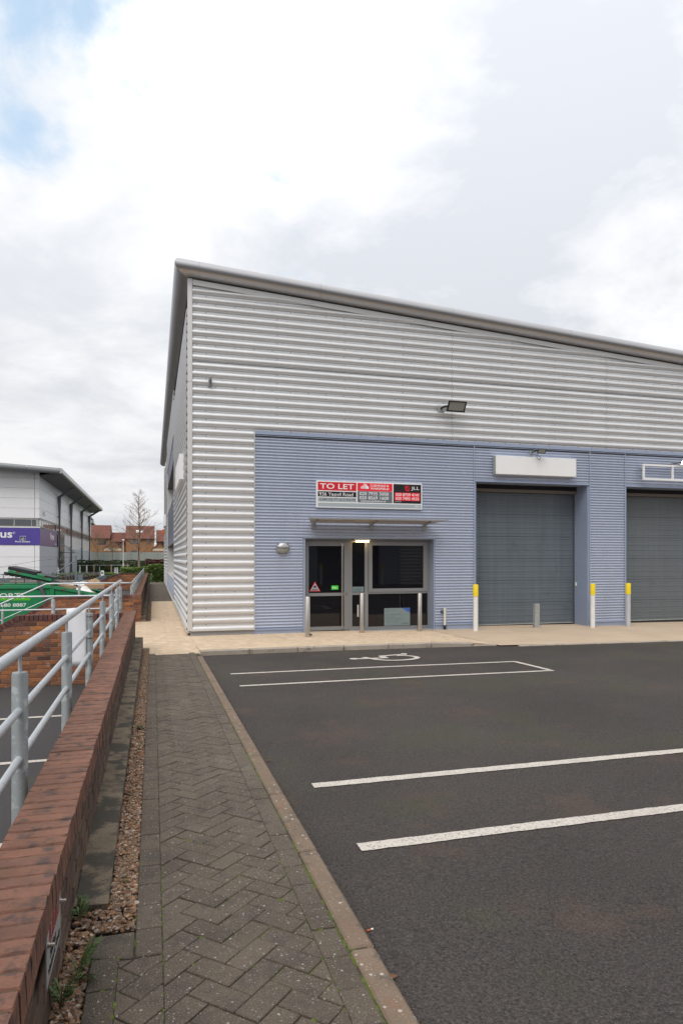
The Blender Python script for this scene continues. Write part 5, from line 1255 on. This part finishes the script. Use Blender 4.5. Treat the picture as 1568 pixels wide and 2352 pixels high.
MB().box(-13, -3.2, 69, 69.15, LOW - .1, LOW + .12).build('kerb_line', 'kerb_front', kind=ST)
MB().box(-12.2, -5.2, 104, 104.3, LOW - .1, LOW + .1).build('far_kerb', 'kerb_front', kind=ST)
tb = thing('timber_barrier', 'low timber knee rail in front of the hedges by the far road', 'barrier', (-6, 108, LOW))
MB().tube([(-11.3, 112, .62), (-3.6, 112, .62)], .05, 6).build('rail', 'galv_dull', tb)
for x in (-9.0, -6.4, -3.9): MB().box(x - .1, x + .1, 111.95, 112.15, LOW, .78).build('post', 'wood', tb)
# lamp post
lp = thing('lamp_post', 'slim white lamp post in front of the palisade fence', 'lamp post', (-4.52, 110, LOW))
MB().lathe([(.09, LOW), (.09, .9), (.055, 1.0), (.05, 4.5)], -4.52, 110, 12).build('column', 'post_white', lp, smooth=40); MB().lathe([(.05, 4.5), (.2, 4.55), (.22, 4.62), (.06, 4.72)], -4.52, 110, 14).build('lantern', 'white', lp, smooth=40)

# ------------------------------------------------------------------ hedges, palisade fence, trees, houses
def hedge(name, label, x0, x1, y0, y1, z0, z1, mats, n, leaf, seed, bumpy=.12):
    rr = random.Random(seed); t = thing(name, label, 'hedge', ((x0 + x1) / 2, (y0 + y1) / 2, z0))
    core = MB(); nx = 10
    core.box(x0 + .25, x1 - .25, y0 + .25, y1 - .25, z0, z1 - .28).build('branches', 'leaf_dark' if mats != ['leaf_brown'] else 'twig', t)
    for mi, m in enumerate(mats):
        mb = MB()
        for i in range(n // len(mats)):
            x, y = rr.uniform(x0, x1), rr.uniform(y0, y1); ht = z1 + bumpy * (sin(x * 2.3 + seed) + sin(y * 1.9 + x) + rr.uniform(-.8, .8)) * .5
            f = rr.random()
            if f < .45: z = ht - abs(rr.gauss(0, .07))
            elif f < .9: z = rr.uniform(z0, ht); y = y0 + abs(rr.gauss(0, .08)) + bumpy * .4 * sin(x * 3 + z * 4)
            else: z = rr.uniform(z0, ht); x = (x0 if rr.random() < .5 else x1) + rr.gauss(0, .06)
            if mi == 1 and z < ht - .35 and rr.random() < .75: continue
            m3 = Matrix.Rotation(rr.uniform(0, 6.3), 3, 'Z') @ Matrix.Rotation(rr.uniform(-1.3, 1.3), 3, 'X'); s = leaf * rr.uniform(.6, 1.3); c = Vector((x, y, z))
            mb.add([c + m3 @ Vector(p) * s for p in ((-1, 0, 0), (0, -.5, .1), (1, 0, 0), (0, .5, .1))], [(0, 1, 2, 3)])
        mb.build('foliage', m, t, fix=False)
    return t
hedge('hedge', 'bright green clipped hedge closing the end of the side path', -.35, 1.6, 53, 55.5, -.15, 1.17, ['leaf_hedge', 'leaf_light'], 9000, .055, 1)
hedge('hedge', 'green clipped hedge behind the distant brick stair wall', -2.35, -.35, 53.3, 55.5, -.2, 1.02, ['leaf_hedge', 'leaf_light'], 8000, .055, 2)
hedge('hedge', 'dark clipped hedge in front of the palisade fence', -12.5, -1.0, 118, 120, LOW, 1.35, ['leaf_dark', 'leaf_hedge'], 9000, .11, 3)
hedge('hedge', 'red leaved hedge below the palisade fence beside the warehouse end', -1.0, 2.5, 100, 102, LOW, 1.55, ['leaf_red'], 4000, .10, 4)
hedge('hedge', 'low dull green hedge behind the timber knee rail', -9.0, -3.0, 113.5, 115, LOW, .85, ['leaf_hedge', 'leaf_brown'], 5000, .10, 5)
hedge('hedge', 'low clipped box hedge beyond the gate', -9.6, -3.7, 71, 72.2, LOW, .22, ['leaf_hedge', 'leaf_light'], 5000, .07, 6)
hedge('hedge', 'grey brown heather bed in front of the box hedge', -9.2, -4.6, 69.4, 70.8, LOW, .0, ['leaf_brown'], 4500, .07, 7, .2)
pf = thing('palisade_fence', 'galvanised palisade fence in front of the houses', 'fence', (-5, 150, .8))
pm = MB().add([(-.035, -.02, 0), (.0, -.035, 0), (.035, -.02, 0), (-.035, -.02, 2.2), (0, -.035, 2.2), (.035, -.02, 2.2), (-.0, -.03, 2.36)], [(0, 1, 4, 3), (1, 2, 5, 4), (3, 4, 6), (4, 5, 6)]).mesh('pale', 'fence_galv')
x = -13.2
while x < 4: put('pale', pm, pf, (x, 150, .72), (0, R.uniform(-.01, .01), 0)); x += .165
for z in (1.1, 2.75): MB().box(-13.3, 4, 150.0, 150.05, z, z + .07).build('rail', 'fence_galv', pf)
for x in (-13, -10.2, -7.4, -4.6, -1.8, 1): MB().box(x - .06, x + .06, 150.05, 150.15, .5, 3.05).build('post', 'fence_blue', pf)
MB().box(-16, 6, 158, 158.06, .5, 3.1).build('garden_fence', 'timber_fence', label='grey timber garden fence between palisade and houses', cat='fence')

def house(label, x0, x1, y0, y1, zb, ze, zr, wins, gable=None):
    t = thing('house', label, 'house', ((x0 + x1) / 2, (y0 + y1) / 2, zb))
    ym = (y0 + y1) / 2
    MB().prism([(y0, zb), (y0, ze), (ym, zr - .1), (y1, ze), (y1, zb)], x0 + .12, x1 - .12, 'x').build('wall', 'house_brick', t)
    r = MB()
    for ya, s in ((y0 - .35, 1), (y1 + .35, -1)):
        zev = ze - .18; r.add([(x0, ya, zev), (x1, ya, zev), (x1, ym, zr), (x0, ym, zr), (x0, ya, zev + .14), (x1, ya, zev + .14), (x1, ym, zr + .14), (x0, ym, zr + .14)], [(0, 1, 2, 3), (7, 6, 5, 4), (0, 4, 5, 1), (1, 5, 6, 2), (2, 6, 7, 3), (3, 7, 4, 0)])
    ro = r.build('roof', 'roof_tile', t)
    # tile courses on the street side of the roof
    nC = 16; L = math.hypot(ym - y0 + .35, zr - ze + .18); dy, dz = (ym - y0 + .35) / nC, (zr - ze + .18) / nC
    cr = MB()
    nX = int((x1 - x0) / .33)
    for k in range(nC):
        ya, za = y0 - .35 + dy * k, ze - .18 + .15 + dz * k
        for q in range(nX):
            xa = x0 + (x1 - x0) * q / nX; xb = xa + (x1 - x0) / nX - .03; xm = (xa + xb) / 2
            cr.add([(xa, ya, za + .03), (xm, ya, za + .075), (xb, ya, za + .03), (xa, ya + dy, za + dz - .0), (xm, ya + dy, za + dz + .045), (xb, ya + dy, za + dz)], [(0, 1, 4, 3), (1, 2, 5, 4)])
    cr.build('tile_field', 'roof_tile', ro, kind='stuff', fix=False)
    MB().box(x0 - .02, x1 + .02, y0 - .42, y0 - .34, ze - .22, ze - .06).build('gutter', 'black', ro)
    for xa, xb, za, zb_ in wins:
        f = MB().box(xa, xb, y0 - .04, y0 + .05, za, zb_).build('window', 'steel_dark', t)
        n = max(1, round((xb - xa) / .8))
        for k in range(n): MB().box(lerp(xa, xb, k / n) + .06, lerp(xa, xb, (k + 1) / n) - .06, y0 - .05, y0 - .042, za + .07, zb_ - .07).build('pane', 'far_glass', f)
    return t, ro
H_, _ = house('tall brick house with tiled roof seen left of the bare tree', -19, -9.75, 166, 176, .3, 6.45, 9.6, [(-12.3, -10.6, 4.9, 6.0)])
house('lower linked brick house with tiled roof between the two taller houses', -9.7, -6.4, 167, 175, .3, 5.7, 7.85, [(-8.6, -7.3, 4.4, 5.2)])
H2, r2_ = house('brick house with rooflights and tiled roof behind the bare tree', -6.35, .35, 165, 177, .3, 6.4, 9.55, [(-5.25, -3.5, 5.15, 6.15), (-1.45, -.6, 5.25, 6.15), (-5.0, -3.6, 2.4, 3.6)])
for xa in (-3.95, -2.95): MB().add([(xa, 167.6, 7.98), (xa + .62, 167.6, 7.98), (xa + .62, 168.7, 8.56), (xa, 168.7, 8.56), (xa, 167.6, 7.8), (xa + .62, 167.6, 7.8), (xa + .62, 168.7, 8.4), (xa, 168.7, 8.4)], [(0, 1, 2, 3), (7, 6, 5, 4), (0, 4, 5, 1), (1, 5, 6, 2), (2, 6, 7, 3), (3, 7, 4, 0)]).build('rooflight', 'white', r2_)
house('brick house with tiled roof partly hidden by the warehouse corner', .75, 8, 166, 176, .3, 5.8, 8.55, [(2.0, 3.2, 4.6, 5.5)])
for i, (xa, xb, zt, lb) in enumerate(((-11.0, -6.9, 5.55, 'small gabled brick outbuilding with cream base left of the bare tree'), (-.2, 3.0, 5.3, 'small gabled brick outbuilding beside the warehouse end'))):
    t = thing('outbuilding', lb, 'outbuilding', ((xa + xb) / 2, 163, .3))
    MB().prism([(xa, .3), (xb, .3), (xb, 3.9), ((xa + xb) / 2, zt), (xa, 3.9)], 162, 164.5, 'y').build('wall', 'house_brick', t)
    rr_ = MB()
    for s in (xa - .15, xb + .15): rr_.add([(s, 161.8, 3.78), ((xa + xb) / 2, 161.8, zt), ((xa + xb) / 2, 164.7, zt), (s, 164.7, 3.78), (s, 161.8, 3.92), ((xa + xb) / 2, 161.8, zt + .14), ((xa + xb) / 2, 164.7, zt + .14), (s, 164.7, 3.92)], [(0, 1, 2, 3), (7, 6, 5, 4), (0, 4, 5, 1), (1, 5, 6, 2), (2, 6, 7, 3), (3, 7, 4, 0)])
    rr_.build('roof', 'roof_tile', t); MB().box(xa + .1, xb - .1, 161.93, 162.0, 3.45, 4.0).build('fascia', 'render_cream', t)

def bare_tree(label, x, y, z0, h, spread, seed, trunk_r=.11, first=.16, fine=5, up=.55, mat='twig', name='bare_tree', leaves=90):
    rr = random.Random(seed); t = thing(name, label, 'tree', (x, y, z0)); tk = MB(); tw = MB(); lf = MB()
    pts = [Vector((x + .03 * sin(k * 1.7), y + .03 * cos(k * 1.3), z0 + h * k / 8)) for k in range(9)]
    tk.tube(pts, trunk_r, 9, True, .012)
    def grow(p, d, L, r, lev):
        n = 3; q = [p]; dd = d.copy()
        for i in range(n):
            dd = (dd + Vector((rr.gauss(0, .13), rr.gauss(0, .13), rr.gauss(.05, .08)))).normalized(); q.append(q[-1] + dd * L / n)
        tw.tube(q, r, 4 if lev < 2 else 3, False, r * .45)
        if lev < 3:
            for k in range(fine if lev < 2 else 3):
                b = q[rr.randint(1, n)] if rr.random() < .5 else q[1].lerp(q[2], rr.random())
                side = Vector((rr.gauss(0, 1), rr.gauss(0, 1), rr.gauss(.15, .5))).normalized()
                grow(b, (dd * .9 + side * .75).normalized(), L * rr.uniform(.35, .55), r * .5, lev + 1)
        elif rr.random() < leaves / 1000:
            c = q[-1]; m3 = Matrix.Rotation(rr.uniform(0, 6), 3, 'Z') @ Matrix.Rotation(rr.uniform(-1, 1), 3, 'X')
            lf.add([c + m3 @ Vector(v) * .055 for v in ((-1, 0, 0), (0, -.6, 0), (1, 0, 0), (0, .6, 0))], [(0, 1, 2, 3)])
    nb_ = 46
    for k in range(nb_):
        f = first + (1 - first) * (k / nb_) ** .9 * .93; zz = f * h; i = min(7, int(f * 8)); p = pts[i].lerp(pts[i + 1], f * 8 - i)
        a = k * 2.4 + rr.uniform(-.4, .4); L = spread * (1.02 - .86 * ((f - first) / (1 - first)) ** .8) * rr.uniform(.75, 1.1)
        u = up + .5 * f
        grow(p, Vector((cos(a), sin(a), u)).normalized(), L, .030 * (1.15 - f) + .007, 1)
    tk.build('trunk', 'bark', t, smooth=60, fix=False); tw.build('crown', mat, t, fix=False)
    if lf.v: lf.build('dead_leaves', 'dead_leaf', t, fix=False)
bare_tree('bare street tree with a conical twiggy crown behind the hedge', -1.25, 64, LOW, 8.6, 2.6, 12, .14, .30, 6, .42)
bare_tree('leafless spreading tree beside the far end of the office building', -11.8, 156, .5, 7.3, 4.2, 22, .2, .22, 5, .9)
bare_tree('small bare tree standing left of the lamp post by the palisade fence', -8.5, 153, .5, 5.0, 3.2, 31, .14, .25, 5, .9)
cf = thing('conifer', 'dark conifer top showing above the roofs beside the office building', 'tree', (-14.6, 182, .5))
MB().tube([(-15.5, 182, .5), (-15.5, 182, 13.2)], .3, 8, True, .03).build('trunk', 'bark', cf)
ff = MB()
for k in range(3800):
    f = R.random() ** .7; z = 13.3 - f * 9; a = R.uniform(0, 6.3); r = f * 4.0 * R.random() ** .5; c = Vector((-15.5 + r * cos(a), 182 + r * sin(a), z - r * .25 + .25 * sin(z * 5)))
    m3 = Matrix.Rotation(R.uniform(0, 6), 3, 'Z') @ Matrix.Rotation(R.uniform(-.7, .7), 3, 'X'); ff.add([c + m3 @ Vector(v) * .3 for v in ((-1, 0, 0), (0, -.35, 0), (1, 0, 0), (0, .35, 0))], [(0, 1, 2, 3)])
ff.build('foliage', 'leaf_dark', cf, fix=False)

# ------------------------------------------------------------------ the unit opposite, behind the viewpoint (mirrored in the entrance glass)
OY = -3.2
op = thing('warehouse', 'opposite ribbed and blue warehouse unit across the parking lot', 'warehouse', (12, OY - 8, .3))
def coarse(x0, x1, z0, z1, prof, mat, nm): sheet(prof(z0, z1), x0, x1, 'back', OY, nm, mat, op, None, 60)
coarse(.9, 24, 5.2, 8.5, rib_profile, 'grey_clad', 'cladding_panel'); coarse(13.5, 24, .2, 5.2, rib_profile, 'grey_clad', 'cladding_panel')
for x0, x1, z0 in ((.9, 5.2, .2), (5.2, 8.7, 4.2), (7.5, 8.7, .2), (8.7, 12.25, 4.2), (12.25, 13.5, .2)): coarse(x0, x1 - .01, z0, 5.19 if z0 < 1 and x0 < 5 or x0 > 12 or x0 == 7.5 else 5.19, sine_profile, 'blue_clad', 'corrugated_panel') if not (x0 == 5.2) else coarse(5.2, 7.49, 4.2, 5.19, sine_profile, 'blue_clad', 'corrugated_panel')
for x0, x1 in ((5.2, 7.49), (8.7, 12.25)): MB().box(x0, x1, OY - .65, OY - .6, .1, 4.2).build('roller_door', 'roller', op)
MB().box(.9, 24, OY - 14, OY - .7, .0, 8.4).build('inner_wall', 'dark', op); MB().box(.5, 24.4, OY - 14, OY + .35, 8.5, 8.8).build('roof', 'roof_grey', op)
for xx, lb in ((8.75, 'yellow sleeved bollard at the first door of the opposite unit'), (12.25, 'yellow sleeved bollard at the blue pier of the opposite unit')):
    bz = zas(xx, OY + .6); t = thing('door_bollard', lb, 'bollard', (xx, OY + .6, bz)); MB().lathe([(.062, bz - .05), (.062, bz + .9)], xx, OY + .6, 16).build('post', 'post_white', t); MB().lathe([(.068, bz + .88), (.068, bz + 1.18), (.001, bz + 1.19)], xx, OY + .6, 16).build('sleeve', 'yellow', t)
for o in bpy.data.objects:
    if '_w' in o: del o['_w']
